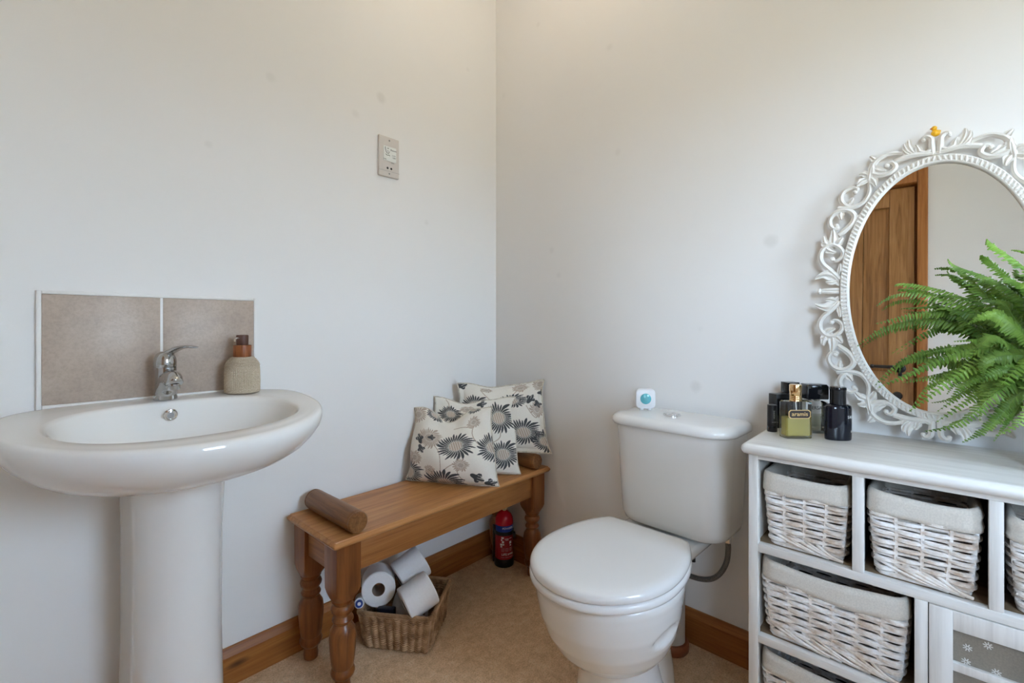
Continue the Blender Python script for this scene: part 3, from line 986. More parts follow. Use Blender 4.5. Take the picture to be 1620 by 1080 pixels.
b = MB(); b.box(.030, .052, .034, .046, .134, .154, .003); b.build('buckle', M['black_plastic'], ex, True)
def ext_text(s, size, ang, z):
    a = R(ang)
    loc = (.0404 * math.cos(a), .0404 * math.sin(a), z)
    rot = Matrix.Rotation(a, 3, 'Z') @ Matrix(((0, 0, 1), (1, 0, 0), (0, 1, 0)))
    text_part('lettering', s, size, loc, rot.to_euler(), M['print_white'], ex, .0004)
for s, size, ang, z in (('POW', .0120, 4, .168), ('DER', .0120, 40, .168)):
    ext_text(s, size, ang, z)
for s, size, ang, z in (('LIFE', .0135, -4, .0565), ('SAVER', .0105, 36, .0565)):
    ext_text(s, size, ang, z)
for ang in (-12, 14, 40):
    for z, s in ((.0705, '.......'), (.076, '........'), (.082, '........'), (.044, '........')):
        ext_text(s, .009, ang, z + .002)
def ext_box(ang, z, w, h_):
    a0 = math.degrees(w / 2 / .04)
    arc_band(.0396, .0404, z - h_ / 2, z + h_ / 2, ang - a0, ang + a0, 6).build('pictogram', M['print_white'], ex, True, recalc=True)
for ang, z, w, h_ in ((-14, .128, .011, .007), (-20, .119, .006, .006), (-12, .110, .009, .009), (-22, .099, .011, .008), (-8, .099, .006, .006), (-22, .090, .008, .005), (38, .106, .011, .011), (38, .094, .007, .006), (12, .123, .018, .002), (14, .118, .014, .002), (40, .124, .014, .002)):
    ext_box(ang, z, w, h_)

# ------------------------------------------------------------------ seagrass basket with toilet rolls
def rect_loop(w, d, r, step):
    """closed rounded-rectangle path sampled evenly: list of (x, y, nx, ny)"""
    segs = []
    pts = []
    for (cx, cy, a0) in ((w / 2 - r, d / 2 - r, 0), (-w / 2 + r, d / 2 - r, 90), (-w / 2 + r, -d / 2 + r, 180), (w / 2 - r, -d / 2 + r, 270)):
        for k in range(7):
            a = R(a0 + 90 * k / 6)
            pts.append(Vector((cx + r * math.cos(a), cy + r * math.sin(a))))
    P = sum((pts[(i + 1) % len(pts)] - pts[i]).length for i in range(len(pts)))
    N = max(8, int(round(P / step)))
    out = []
    L = 0
    i = 0
    tgt = 0
    for k in range(N):
        tgt = P * k / N
        while True:
            a, c = pts[i % len(pts)], pts[(i + 1) % len(pts)]
            s = (c - a).length
            if L + s >= tgt - 1e-9:
                t = (tgt - L) / s if s > 1e-9 else 0
                p = a.lerp(c, t)
                tg = (c - a).normalized() if s > 1e-9 else Vector((1, 0))
                out.append((p.x, p.y, tg.y, -tg.x))
                break
            L += s
            i += 1
    return out, P

def weave(mb, w0, d0, w1, d1, z0, z1, rows, rad, amp, stakes, r=.02, nsub=6, sides=6, vary=.15, stake_rad=None, offset=0, flat=1.0, alt=True):
    N = stakes * nsub
    for j in range(rows):
        t = (j + .5) / rows
        w, d = w0 + (w1 - w0) * t, d0 + (d1 - d0) * t
        lp, P = rect_loop(w, d, r, (2 * (w + d)) / N)
        # resample exactly N
        lp, P = rect_loop(w, d, r, P / N)
        n = len(lp)
        pts = []
        rr = []
        rj = rad * (1 + vary * (random.random() - .5))
        for k, (x, y, nx, ny) in enumerate(lp):
            ph = PI * stakes * k / n + (PI if (alt and j % 2) else 0)
            o = amp * math.sin(ph)
            zz = z0 + (z1 - z0) * t + .0012 * math.sin(3.1 * k / n * PI * 2 + j) + (0 if alt else -.0007 * math.sin(ph))
            pts.append((x + nx * o, y + ny * o, zz))
            rr.append(rj * (1 + .12 * abs(math.sin(ph))))
        mb.tube(pts, rr, sides, True, ref=(0, 0, 1), flat=flat)
    if stake_rad:
        for k in range(stakes):
            pts = []
            for t in np.linspace(0, 1, 6):
                w, d = w0 + (w1 - w0) * t, d0 + (d1 - d0) * t
                lp, P = rect_loop(w, d, r, .002)
                x, y, nx, ny = lp[int(len(lp) * k / stakes) % len(lp)]
                pts.append((x, y, z0 + (z1 - z0) * t))
            mb.tube(pts, stake_rad, 6)

ba = thing('seagrass_basket', 'brown woven seagrass basket of toilet rolls under the bench', 'basket', (-.630, -.188, 0), R(124))
BW, BD, BH = .250, .240, .122
b = MB()
weave(b, BW - .035, BD - .035, BW - .008, BD - .008, .006, BH - .006, 17, .0039, .0028, 70, .016, 6, 6, stake_rad=None, alt=False)
lp, P = rect_loop(BW - .022, BD - .022, .014, .01)
for (z, sc) in ((.0035, .985),):
    b.tube([(x * .88, y * .88, z) for x, y, _, _ in lp], .004, 6, True)
lq, P = rect_loop(BW - .05, BD - .05, .016, .02)
b.loft([[(x, y, z) for x, y, _, _ in lq] for z in (.003, .009)])
b.build('woven_body', M['seagrass'], ba, True, sharp=60)
b = MB()
lp, P = rect_loop(BW - .004, BD - .004, .016, .0035)
core = [(x, y, BH) for x, y, _, _ in lp]
b.tube(core, .0052, 8, True)
for k in range(0, len(lp)):
    x, y, nx, ny = lp[k]
    t = Vector((-ny, nx, 0))
    pts = [Vector((x, y, BH)) + Vector((nx, ny, 0)) * (.0064 * math.cos(a)) + Vector((0, 0, 1)) * (.0064 * math.sin(a)) + t * (.0035 * a / PI) for a in (0, .8, 1.6, 2.4, 3.2, 4.0, 4.8, 5.6)]
    b.tube(pts, .0016, 5)
b.build('wrapped_rim', M['seagrass'], ba, True, sharp=60)

def toilet_roll(label, c, axis, up=(0, 0, 1), R_=.055, Lh=.05, flap=False, group='spare toilet rolls in the basket'):
    ax = Vector(axis).normalized()
    q = Vector((0, 0, 1)).rotation_difference(ax)
    root = bpy.data.objects.new('toilet_roll', None)
    COL.objects.link(root)
    tag(root, label, 'toilet roll', group)
    root.matrix_basis = Matrix.LocRotScale(Vector(c), q, None)
    b = MB()
    r0 = .021
    prof = [(r0, -Lh), (R_ - .003, -Lh), (R_, -Lh + .003), (R_, Lh - .003), (R_ - .003, Lh), (r0, Lh)]
    rings = [[(r * math.cos(2 * PI * k / 48), r * math.sin(2 * PI * k / 48), z) for k in range(48)] for r, z in prof]
    b.loft(rings, True, False, False)
    b.build('paper_wind', M['paper'], root, True, sharp=35)
    b = MB()
    rings = [[(r * math.cos(2 * PI * k / 40), r * math.sin(2 * PI * k / 40), z) for k in range(40)] for r, z in ((r0, -Lh), (r0, Lh), (r0 - .0012, Lh), (r0 - .0012, -Lh))]
    b.loft(rings, True, False, False, loop=True)
    b.build('card_core', M['core'], root, True, sharp=35)
    return root
def flap_part(root, a0, R_, Lh, length):
    """loose end of paper leaving the roll tangentially at angle a0"""
    b = MB()
    rings = []
    for k in range(14):
        t = k / 13
        p = Vector((math.cos(a0), math.sin(a0), 0)) * (R_ + .0012) + Vector((-math.sin(a0), math.cos(a0), 0)) * (length * t) + Vector((math.cos(a0), math.sin(a0), 0)) * (-.10 * (length * t) ** 2 / max(length, .01) + .003 * math.sin(4 * t))
        nn = Vector((math.cos(a0), math.sin(a0), 0)) * .0004
        zz = Lh - .001
        rings.append([p + nn + Vector((0, 0, -zz)), p + nn + Vector((0, 0, zz)), p - nn + Vector((0, 0, zz)), p - nn + Vector((0, 0, -zz))])
    b.loft(rings)
    b.build('loose_sheet', M['paper'], root, True, sharp=50, recalc=True)
toilet_roll('toilet roll showing its round end and core, left in the basket', (-.700, -.122, .164), (-.52, -.84, .16))
toilet_roll('toilet roll lying low at the front right of the basket', (-.646, -.272, .160), (.88, -.27, .36), group='spare toilet rolls in the basket')
rB = toilet_roll('toilet roll propped highest at the back with its loose sheet', (-.602, -.170, .196), (.86, -.22, .42))
flap_part(rB, R(-35), .055, .05, .035)
toilet_roll('toilet roll at the bottom of the basket, mostly hidden', (-.606, -.176, .0655), (.56, -.83, 0))
ta = thing('wipes_tube', 'small white tube with blue ringed cap at left of the basket', 'tube', (-.786, -.146, .144), 0, rot=Vector((0, 0, 1)).rotation_difference(Vector((-.50, -.80, .25)).normalized()).to_euler())
b = MB(); b.lathe([(0, -.085), (.008, -.085), (.0155, -.070), (.0165, -.012), (.0155, -.004), (0, -.004)], n=24); b.build('body', M['plastic_white'], ta, True)
b = MB(); b.lathe([(.0055, -.0045), (.0115, -.0045), (.0115, .001), (.0055, .001)], n=24, cap=False); b.build('cap_ring', M['blue'], ta, True)
b = MB(); b.lathe([(0, -.0045), (.0055, -.0045), (.0055, .0005), (0, .0005)], n=20); b.build('cap_centre', M['plastic_white'], ta, True)
b = MB(); b.box(-.03, .03, -.011, .011, 0, .112, .004)
nv = thing('navy_packet', 'dark navy packet wedged upright at the front of the basket', 'packet', (-.716, -.195, .010), R(124))
b.build('packet_body', M['navy'], nv, True)
b = MB(); b.box(-.031, .031, -.012, .012, .080, .088, .002); b.build('packet_seal', M['print_white'], nv, True)

# ------------------------------------------------------------------ toilet
TY = -.922
to = thing('toilet', 'white close coupled toilet with closed lid in front of right wall', 'toilet', (rw(TY), TY, 0), R(-2.0))
# local x is minus the distance from the wall
def ell(cx, a, bb, z, n=56, pf=2.0, pb=2.0, ab=None):
    out = []
    for k in range(n):
        t = 2 * PI * k / n
        c, s = math.cos(t), math.sin(t)
        p = pb if c > 0 else pf
        A = (ab if (ab and c > 0) else a)
        out.append((-cx + A * sgnpow(c, 2 / p), bb * sgnpow(s, 2 / p), z))
    return out
SYC = .030           # pan sits a little towards the corner
def sh(ring, dy=SYC):
    return [(x, y + dy, z) for x, y, z in ring]
PANS = [  # z, centre distance from wall, half length, half width
    (0.0, .385, .158, .122), (.012, .385, .155, .119), (.045, .388, .142, .108), (.09, .392, .132, .100), (.130, .398, .128, .098), (.156, .405, .129, .099),
    (.166, .410, .140, .112), (.182, .416, .156, .130), (.21, .424, .176, .150), (.25, .432, .194, .167), (.30, .438, .208, .180), (.345, .441, .215, .186), (.372, .442, .218, .189), (.384, .442, .216, .187), (.388, .442, .208, .179)]
b = MB()
zz_ = np.array([q[0] for q in PANS])
rg = []
for z in np.concatenate([np.linspace(0, .156, 14), np.linspace(.159, .384, 46), [.388]]):
    cx, a_, b_ = (float(np.interp(z, zz_, [q[k] for q in PANS])) for k in (1, 2, 3))
    ring = []
    for k, (x, y, _) in enumerate(ell(cx, a_, b_, z, 128)):
        # hand grip pressed into both sides of the bowl
        tx = (x + cx + .020) / .052
        tz = (z - .292 - .05 * (x + cx)) / .024
        g = max(0.0, 1 - (tx * tx + tz * tz) ** 1.5)
        lip = .012 * g ** .7
        y -= math.copysign(lip, y) if abs(y) > .08 else 0
        ring.append((x, y + SYC, z))
    rg.append(ring)
b.loft(rg)
b.build('pan', M['ceramic'], to, True, sharp=70)
b = MB()
def rbox_rings(x0, x1, hw0, hw1, z0, z1, r, n=6):
    rings = []
    for (ins, z) in ((r * .8, z0), (r * .25, z0 + r * .3), (0, z0 + r), (0, z1 - r * .5), (r * .3, z1 - r * .1), (r * .6, z1)):
        rings.append(sh(rrect(-x1 + ins, -x0 - ins, -hw1 + ins, hw1 - ins, .03, z, n)))
    return rings
b.loft(rbox_rings(.012, .30, .10, .128, .362, .398, .014))
b.loft([sh(rrect(-.33, -.195, -w, w, .04, z, 6)) for w, z in ((.085, 0), (.080, .05), (.066, .12), (.060, .20), (.064, .28), (.080, .365))])
b.build('rear_ledge', M['ceramic'], to, True, sharp=50)
def seat_ring(off, z, back=.222):
    # oval front, straight back edge with eased corners
    out = []
    bk = back + off
    for k in range(120):
        t = 2 * PI * k / 120
        c, s_ = math.cos(t), math.sin(t)
        dx = (.300 - off if c > 0 else .226 - off) * c
        y = (.194 - off) * sgnpow(s_, .98)
        x = .452 - dx
        if x < bk + .012:
            e = (bk + .012 - x)
            x = bk + .012 * math.exp(-e / .012)
        out.append((-x, y + SYC, z))
    return out
b = MB(); b.loft([seat_ring(o, z) for o, z in ((.006, .391), (.001, .394), (0, .399), (.001, .408), (.005, .412))]); b.build('seat', M['seat'], to, True, sharp=60)
b = MB(); b.loft([seat_ring(o, z, .226) for o, z in ((.008, .4125), (.003, .415), (.0015, .420), (.0025, .428), (.007, .4345), (.015, .4385), (.028, .4405), (.06, .4415), (.12, .442))]); b.build('lid', M['seat'], to, True, sharp=60)
b = MB()
b.box(-.232, -.200, -.115 + SYC, .115 + SYC, .398, .420, .005)
b.build('hinge_bar', M['seat'], to, True)
for y in (-.082, .082):
    b = MB(); b.tube([(-.212, y - .018 + SYC, .413), (-.212, y + .018 + SYC, .413)], .011, 14); b.build('hinge', M['cream_plastic'], to, True)
b = MB(); b.tube([(-.17, -.116 + SYC, .368), (-.17, -.116 + SYC, .350)], .006, 10); b.build('fixing_bolt', M['black_plastic'], to, True)
# cistern
b = MB()
def cis(hw, f, z, r):
    # rounded front corners, flat back; f = front distance from the wall
    out = [(-.018, hw, z)]
    n = 10
    for k in range(n + 1):
        a = R(90 + 90 * k / n)
        out.append((-f + r + r * math.cos(a), hw - r + r * math.sin(a), z))
    for k in range(n + 1):
        a = R(180 + 90 * k / n)
        out.append((-f + r + r * math.cos(a), -hw + r + r * math.sin(a), z))
    out.append((-.018, -hw, z))
    # gentle bow of the front
    return [(x - .010 * max(0, 1 - (y / hw) ** 2) * (1 if x < -.06 else 0), y, zz) for x, y, zz in out]
b.loft([cis(hw, f, z, r) for hw, f, z, r in ((.140, .150, .408, .05), (.156, .164, .412, .055), (.166, .174, .421, .058), (.172, .180, .440, .06), (.176, .183, .50, .062), (.181, .186, .60, .062), (.185, .188, .68, .062), (.187, .189, .727, .062))])
b.build('cistern', M['ceramic_cistern'], to, True, sharp=50, recalc=True)
b = MB()
b.loft([cis(hw, f, z, r) for hw, f, z, r in ((.189, .192, .7255, .064), (.198, .2, .7265, .068), (.201, .203, .731, .07), (.202, .204, .738, .07), (.200, .202, .746, .07), (.195, .198, .752, .068), (.187, .190, .756, .064), (.178, .178, .758, .058), (.12, .14, .760, .04), (.05, .09, .7605, .02))])
b.build('cistern_lid', M['ceramic'], to, True, sharp=60, recalc=True)
b = MB(); b.lathe([(0, 0), (.026, 0), (.0275, .001), (.0275, .003), (.024, .005), (.0235, .0035), (.012, .0048), (0, .005)], (-.105, .012, .7602), 36)
b.build('flush_surround', M['chrome'], to, True)
for s in (-1, 1):
    b = MB()
    pts = [(-.105 + .0215 * math.cos(R(a)), .012 + s * (.0012 + .0215 * math.sin(R(a))), .7640) for a in range(0, 181, 10)]
    top = [(x * .995 - .105 * .005, y, z + .0022) for x, y, z in pts]
    b.loft([pts, top] if s > 0 else [pts[::-1], top[::-1]], True, True, True)
    b.build('flush_button', M['chrome'], to, True, recalc=True)
b = MB()
hp = smooth_path([(-.075, -.150, .402), (-.075, -.151, .375), (-.075, -.146, .335), (-.076, -.128, .295), (-.078, -.100, .268), (-.08, -.06, .256), (-.082, -.01, .256)], 6)
b.tube(hp, .0078, 12)
b.build('supply_hose', M['steel_braid'], to, True)
b = MB(); b.tube([(-.075, -.150, .424), (-.075, -.150, .396)], .0105, 6); b.build('hose_nut', M['chrome'], to, True)

pp = thing('soil_pipe', 'pale waste pipe with terracotta floor collar behind the toilet pan', 'pipe', (-.098, -.893, 0))
b = MB(); b.lathe([(0, 0), (.042, 0), (.042, .20), (.0, .20)], (-.098, -.893, 0), 32); b.build('pipe_length', M['pipe'], pp)
b = MB(); b.lathe([(.0425, 0), (.052, 0), (.054, .003), (.054, .024), (.050, .030), (.0425, .031)], (-.098, -.893, 0), 32, cap=False); b.build('floor_collar', M['terracotta'], pp)

# air freshener on the cistern lid
af = thing('air_freshener', 'small white square air freshener with teal gel disc on cistern lid', 'air freshener', (-.088, -.796, .7612), R(-142 + 90))
# local: faces -y
b = MB()
def sq(s, y, r=.013):
    return [(x, y, z) for x, z, _ in [(p[0], p[1], 0) for p in rrect(-s, s, .004, .004 + 2 * s, r, 0, 6)]]
b.loft([sq(.0265, .010), sq(.029, .008), sq(.030, .004), sq(.030, -.004), sq(.029, -.0075), sq(.0265, -.009)], True, True, True)
b.build('case', M['plastic_white'], af, True, sharp=50, recalc=True)
b = MB(); b.lathe([(0, 0), (.0165, 0), (.0165, .0015), (.0150, .0028), (0, .0032)], n=32, mat=Matrix.Translation((0, -.0088, .034)) @ Matrix.Rotation(PI / 2, 4, 'X')); b.build('gel_disc', M['teal'], af, True)
b = MB(); b.tube([(.0168 * math.cos(2 * PI * k / 36), -.0092, .034 + .0168 * math.sin(2 * PI * k / 36)) for k in range(36)], .0012, 6, True); b.build('disc_rim', M['plastic_white'], af, True)
for x in (-.012, .012):
    b = MB(); b.box(x - .005, x + .005, -.012, .010, -.0006, .006, .001); b.build('foot', M['plastic_white'], af, True)
for ch in af.children:
    ch.data.transform(Matrix.Scale(1.10, 4))

# ------------------------------------------------------------------ white storage cabinet
CT = .768
CXF, CXB = -.368, -.062
cy = [-1.2025, -1.223, -1.405, -1.425, -1.608, -1.6275, -1.810, -1.8305]
ca = thing('storage_cabinet', 'limed white cabinet with wicker basket drawers against right wall', 'cabinet', ((CXF + CXB) / 2, (cy[0] + cy[-1]) / 2, 0))
b = MB()
prof = [(.010, 0), (.004, .002), (.0008, .008), (0, .013), (.0012, .019), (.005, .0235), (.010, .025)]
b.loft([rrect(CXF - .020 + i_, CXB + .004, cy[-1] - .013 + i_, cy[0] + .013 - i_, .008, CT - .025 + z) for i_, z in prof])
b.build('top_board', M['cab_y'], ca, sharp=50)
fz = [.0, .100, .2985, .3165, .5125, .532, .731, CT - .0252]
b = MB()
FT = .020
def upright(y0, y1, z0, z1):
    b.box(CXF, CXF + FT, y0, y1, z0, z1, .0012)
upright(cy[1], cy[0], 0, fz[7]); upright(cy[7], cy[6], 0, fz[7])
upright(cy[3], cy[2], fz[5], fz[6]); upright(cy[5], cy[4], fz[5], fz[6])
upright(-1.525, -1.505, fz[1], fz[4])
b.build('frame_uprights', M['cab_z'], ca)
b = MB()
def rail(y0, y1, z0, z1):
    b.box(CXF + .0006, CXF + FT, y0, y1, z0, z1, .0012)
rail(cy[6], cy[1], fz[6], fz[7]); rail(cy[6], cy[1], fz[4], fz[5]); rail(-1.505, cy[1], fz[2], fz[3]); rail(cy[6], cy[1], .06, fz[1])
b.build('frame_rails', M['cab_y'], ca)
b = MB()
b.box(CXF + .002, CXB, cy[0] - .016, cy[0] - .0005, .02, fz[7], .001); b.build('side_panel', M['cab_z'], ca)
b = MB()
b.box(CXF + .002, CXB, cy[7] + .0005, cy[7] + .016, .02, fz[7], .001); b.build('side_panel', M['cab_z'], ca)
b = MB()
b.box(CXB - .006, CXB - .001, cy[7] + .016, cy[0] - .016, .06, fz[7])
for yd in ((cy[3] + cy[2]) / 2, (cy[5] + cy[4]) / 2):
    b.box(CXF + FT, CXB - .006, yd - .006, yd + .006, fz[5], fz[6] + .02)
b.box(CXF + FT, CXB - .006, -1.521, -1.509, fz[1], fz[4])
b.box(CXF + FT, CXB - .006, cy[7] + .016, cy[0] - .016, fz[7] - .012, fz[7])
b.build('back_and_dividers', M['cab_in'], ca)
for (z, y0, y1) in ((fz[5], cy[7] + .016, cy[0] - .016), (fz[3], -1.509, cy[0] - .016), (fz[1], cy[7] + .016, cy[0] - .016)):
    b = MB(); b.box(CXF + FT - .001, CXB - .006, y0, y1, z - .014, z - .0005); b.build('shelf', M['cab_shelf'], ca)
# door with fabric panels
dr = MB()
dy0, dy1, dz0, dz1 = -1.8085, -1.5265, .102, .5105
DX = CXF - .001
sw = .034
dr.box(DX, DX + .018, dy1 - sw, dy1, dz0, dz1, .0012).box(DX, DX + .018, dy0, dy0 + sw, dz0, dz1, .0012)
dr.box(DX + .0005, DX + .018, dy0 + sw, dy1 - sw, dz1 - .036, dz1, .0012).box(DX + .0005, DX + .018, dy0 + sw, dy1 - sw, dz0, dz0 + .036, .0012)
ym = (dy0 + dy1) / 2
dr.box(DX + .001, DX + .016, ym - .010, ym + .010, dz0 + .036, dz1 - .036, .0012)
hz_ = dz1 - .036 - .062
for q in range(4):
    zz = hz_ - q * .078
    for (ya, yb) in ((dy0 + sw, ym - .010), (ym + .010, dy1 - sw)):
        dr.box(DX + .003, DX + .016, ya, yb, zz - .016, zz, .0012)
drr = dr.build('door', M['cab_z'], ca)
b = MB(); b.box(DX + .012, DX + .015, dy0 + sw - .004, dy1 - sw + .004, dz0 + .03, dz1 - .03)
fab = b.build('fabric_panel', M['door_linen']); fab.parent = drr
fab.data.transform(Matrix.Translation(-ca.location))
rf = random.Random(4)
spots_ = [(dy1 - sw - .020, dz1 - .066), (dy1 - sw - .047, dz1 - .050), (dy1 - sw - .018, dz1 - .093), (dy1 - sw - .058, dz1 - .094), (dy0 + sw + .080, dz1 - .058), (dy0 + sw + .050, dz1 - .080)]
for q in range(14):
    spots_.append((dy0 + sw + .012 + rf.random() * (dy1 - dy0 - 2 * sw - .024), dz0 + .05 + rf.random() * (dz1 - dz0 - .22)))
for (y, z) in spots_:
    b = MB()
    b.tube([(DX + .0117, y + .0024 * math.cos(a), z + .0024 * math.sin(a)) for a in [2 * PI * k / 12 for k in range(12)]], .0009, 5, True)
    for k in range(8):
        a = 2 * PI * k / 8 + y * 40
        m4 = Matrix.Translation((DX + .0117, y + .0048 * math.cos(a), z + .0048 * math.sin(a))) @ Matrix.Rotation(a, 4, 'X')
        b.ball((0, 0, 0), 1.0, 6, (.0006, .0026, .0010), mat=m4)
    fl = b.build('embroidered_daisy', M['embroidery']); fl.parent = drr
    fl.data.transform(Matrix.Translation(-ca.location))

def wicker_basket(name, label, yc, wd, z0, h_, rows, group=None):
    x0, x1 = CXF + .012, CXB - .04
    dp = x1 - x0
    root = thing(name, label, 'wicker basket', ((x0 + x1) / 2, yc, z0), 0, 'wicker baskets in the cabinet')
    b = MB()
    stakes = int(round(2 * (dp + wd) / .046)) | 1
    weave(b, dp - .022, wd - .022, dp - .004, wd - .004, .012, h_ - .047, rows, .0049, .0052, stakes, .014, 6, 6, .25, stake_rad=.0046, flat=.92)
    b.build('woven_wicker', M['wicker'], root, True, sharp=60)
    b = MB()
    rg_ = random.Random(int(yc * 1000) + rows)
    # twisted foot border: long rods sweeping down to the lower edge
    nst = max(5, int(round(wd / .030)))
    for k in range(nst):
        ya = wd / 2 - .008 - (wd - .05) * k / nst
        yb = max(-wd / 2 + .008, ya - .095 - .03 * rg_.random())
        xa = -dp / 2 + .010
        pts = smooth_path([(xa + .001, ya, .031 + .004 * rg_.random()), (xa - .006, ya - .3 * (ya - yb), .022), (xa - .008, ya - .65 * (ya - yb), .011), (xa - .004, yb, .0045)], 4)
        b.tube(pts, .0032 + .0008 * rg_.random(), 6)
    for sx in (-1, 1):
        for k in range(12):
            xa = -dp / 2 + .012 + (dp - .05) * k / 12
            b.tube(smooth_path([(xa, sx * (wd / 2 - .009), .036), (xa + .03, sx * (wd / 2 - .006), .018), (xa + .06, sx * (wd / 2 - .010), .004)], 3), .003, 6)
    lp, P = rect_loop(dp - .024, wd - .024, .014, .012)
    for z in (.004, .010):
        b.tube([(x, y, z) for x, y, _, _ in lp], .0036, 6, True)
    b.loft([[(x, y, z) for x, y, _, _ in lp] for z in (.001, .004)])
    b.build('foot_border', M['wicker'], root, True, sharp=60)
    # linen liner folded over the rim
    b = MB()
    lp, P = rect_loop(dp - .004, wd - .004, .020, .008)
    n = len(lp)
    rings = []
    ph = rg_.random() * 6
    for k, (x, y, nx, ny) in enumerate(lp):
        wv = .0025 * math.sin(k * .35 + ph) + .0018 * math.sin(k * .83 + 2 * ph)
        front = 1 if nx < -.7 else 0
        sagz = -.006 * front * math.cos(y / wd * PI) + .002 * math.sin(k * .2 + ph)
        drop = .039 + .003 * math.sin(k * .23 + ph)
        sec = [(.0066, -drop), (.0090, -drop + .002), (.0092 + wv * .4, -drop * .72), (.0080 - wv * .3, -drop * .5), (.0086 + wv * .5, -drop * .2), (.0062, .002), (.002, .006), (-.003, .0045), (-.0055, -.004), (-.0065, -.05), (-.0075, -.05), (-.0068, -.002), (-.003, .0035), (.002, .0045), (.0048, 0), (.0046, -drop * .5)]
        rings.append([(x + nx * o_, y + ny * o_, h_ - .010 + z_ + sagz) for o_, z_ in sec])
    b.loft(rings, True, False, False, loop=True)
    b.build('linen_liner', M['liner'], root, True, sharp=70, recalc=True)
    return root
y_a, y_b, y_c = (cy[1] + cy[2]) / 2, (cy[3] + cy[4]) / 2, (cy[5] + cy[6]) / 2
wicker_basket('wicker_basket', 'small white wicker basket in the top left opening of the cabinet', y_a, .162, fz[5], .176, 13)
wicker_basket('wicker_basket', 'white wicker basket in the top middle opening, above the cabinet door', y_b + .002, .164, fz[5], .180, 13)
wicker_basket('wicker_basket', 'white wicker basket cut off by the right edge of the photo', y_c, .164, fz[5], .176, 13)
wicker_basket('wicker_basket', 'wide white wicker basket left of the cabinet door, second row down', (cy[1] - 1.505) / 2 + .002, .262, fz[3], .184, 14)
wicker_basket('wicker_basket', 'wide white wicker basket in the lowest row, cut by bottom edge', (cy[1] - 1.505) / 2 + .002, .262, fz[1], .184, 14)

# ------------------------------------------------------------------ scent bottles
def oct_ring(w, d, z, c):
    return [(w - c, -d, z), (w, -d + c, z), (w, d - c, z), (w - c, d, z), (-w + c, d, z), (-w, d - c, z), (-w, -d + c, z), (-w + c, -d, z)][::1]
s1 = thing('scent_bottle', 'clear bottle of yellow scent with gold cap and dark oval label', 'perfume bottle', (-.2330, -1.2740, CT), R(-47), 'scent bottles on the cabinet')
# local: width x, front -y
b = MB()
hw, hd = .033, .0165
b.loft([oct_ring(hw - i_, hd - i_, z, .004) for i_, z in ((.001, 0), (0, .002), (0, .096), (.002, .100), (.010, .1015))])
b.build('glass', M['bottle_glass'], s1, True, sharp=20)
b = MB(); b.loft([oct_ring(hw - .003, hd - .003, z, .003) for z in (.007, .056)]); b.build('scent', M['juice'], s1, True, sharp=20)
b = MB(); b.lathe([(0, .100), (.0135, .100), (.0135, .104), (.0128, .1048), (.0135, .1056), (.0135, .109), (.0128, .1098), (.0135, .1106), (.0135, .114), (.0128, .1148), (.0137, .1156), (.0140, .143), (.0130, .1455), (0, .146)], n=28); b.build('cap', M['gold'], s1, True, sharp=50)
b = MB(); b.tube([(0, 0, .1), (.004, 0, .05), (.018, .002, .012)], .0013, 6); b.build('dip_tube', M['print_white'], s1, True)
def plaque(w, h_, c, y0, y1, z):
    m = MB()
    o = [(-w + c, -h_), (w - c, -h_), (w, -h_ + c), (w, h_ - c), (w - c, h_), (-w + c, h_), (-w, h_ - c), (-w, -h_ + c)]
    m.loft([[(x, y0, z + q) for x, q in o], [(x, y1, z + q) for x, q in o]])
    return m
plaque(.0275, .0118, .005, -hd - .0004, -hd + .0002, .0665).build('label_border', M['label_gold'], s1, True, recalc=True)
lb = plaque(.0255, .0100, .0045, -hd - .0009, -hd - .0003, .0665).build('label', M['label_brown'], s1, True, recalc=True)
text_part('lettering', 'aramis', .0155, (0, -hd - .0011, .0668), Euler((PI / 2, 0, 0)), M['label_gold'], s1, .0002, bold=.0001)

for ch in s1.children:
    ch.matrix_basis = Matrix.Diagonal((1, 1, .91, 1)) @ ch.matrix_basis
s2 = thing('scent_bottle', 'dark navy oval scent bottle with black cap, rightmost of the bottles', 'perfume bottle', (-.1870, -1.3560, CT), R(-50), 'scent bottles on the cabinet')
def oval(w, d, z, n=40):
    return [(w * math.cos(2 * PI * k / n), d * math.sin(2 * PI * k / n), z) for k in range(n)]
b = MB(); b.loft([oval(w, d, z) for w, d, z in ((.0295, .018, 0), (.0305, .019, .002), (.031, .0195, .010), (.031, .0195, .078), (.0295, .0185, .083), (.024, .016, .086), (.017, .014, .087))]); b.build('glass', M['navy_glass'], s2, True, sharp=50)
b = MB(); b.lathe([(0, .086), (.0165, .086), (.0172, .088), (.0172, .121), (.0178, .122), (.0178, .1275), (.0165, .129), (0, .129)], n=36); b.build('cap', M['black_gloss'], s2, True, sharp=45)
def oval_text(s, size, x, z, m):
    y = -.0195 * math.sqrt(max(0, 1 - (x / .031) ** 2))
    sl = math.atan2((x / .031 ** 2), (-y / .0195 ** 2))
    nx_, ny_ = x / .031 ** 2, y / .0195 ** 2
    ln = math.hypot(nx_, ny_)
    ang = math.atan2(nx_ / ln, -ny_ / ln)
    text_part('lettering', s, size, (x + .0003 * nx_ / ln, y + .0003 * ny_ / ln, z), Euler((PI / 2, 0, ang)), m, s2, .0002, squash=.85)
oval_text('S', .010, .0135, .057, M['print_white'])
oval_text('A', .010, .0188, .057, M['print_white'])
oval_text('U', .010, .0236, .057, M['print_white'])
oval_text('D', .0075, .0232, .022, M['print_white'])

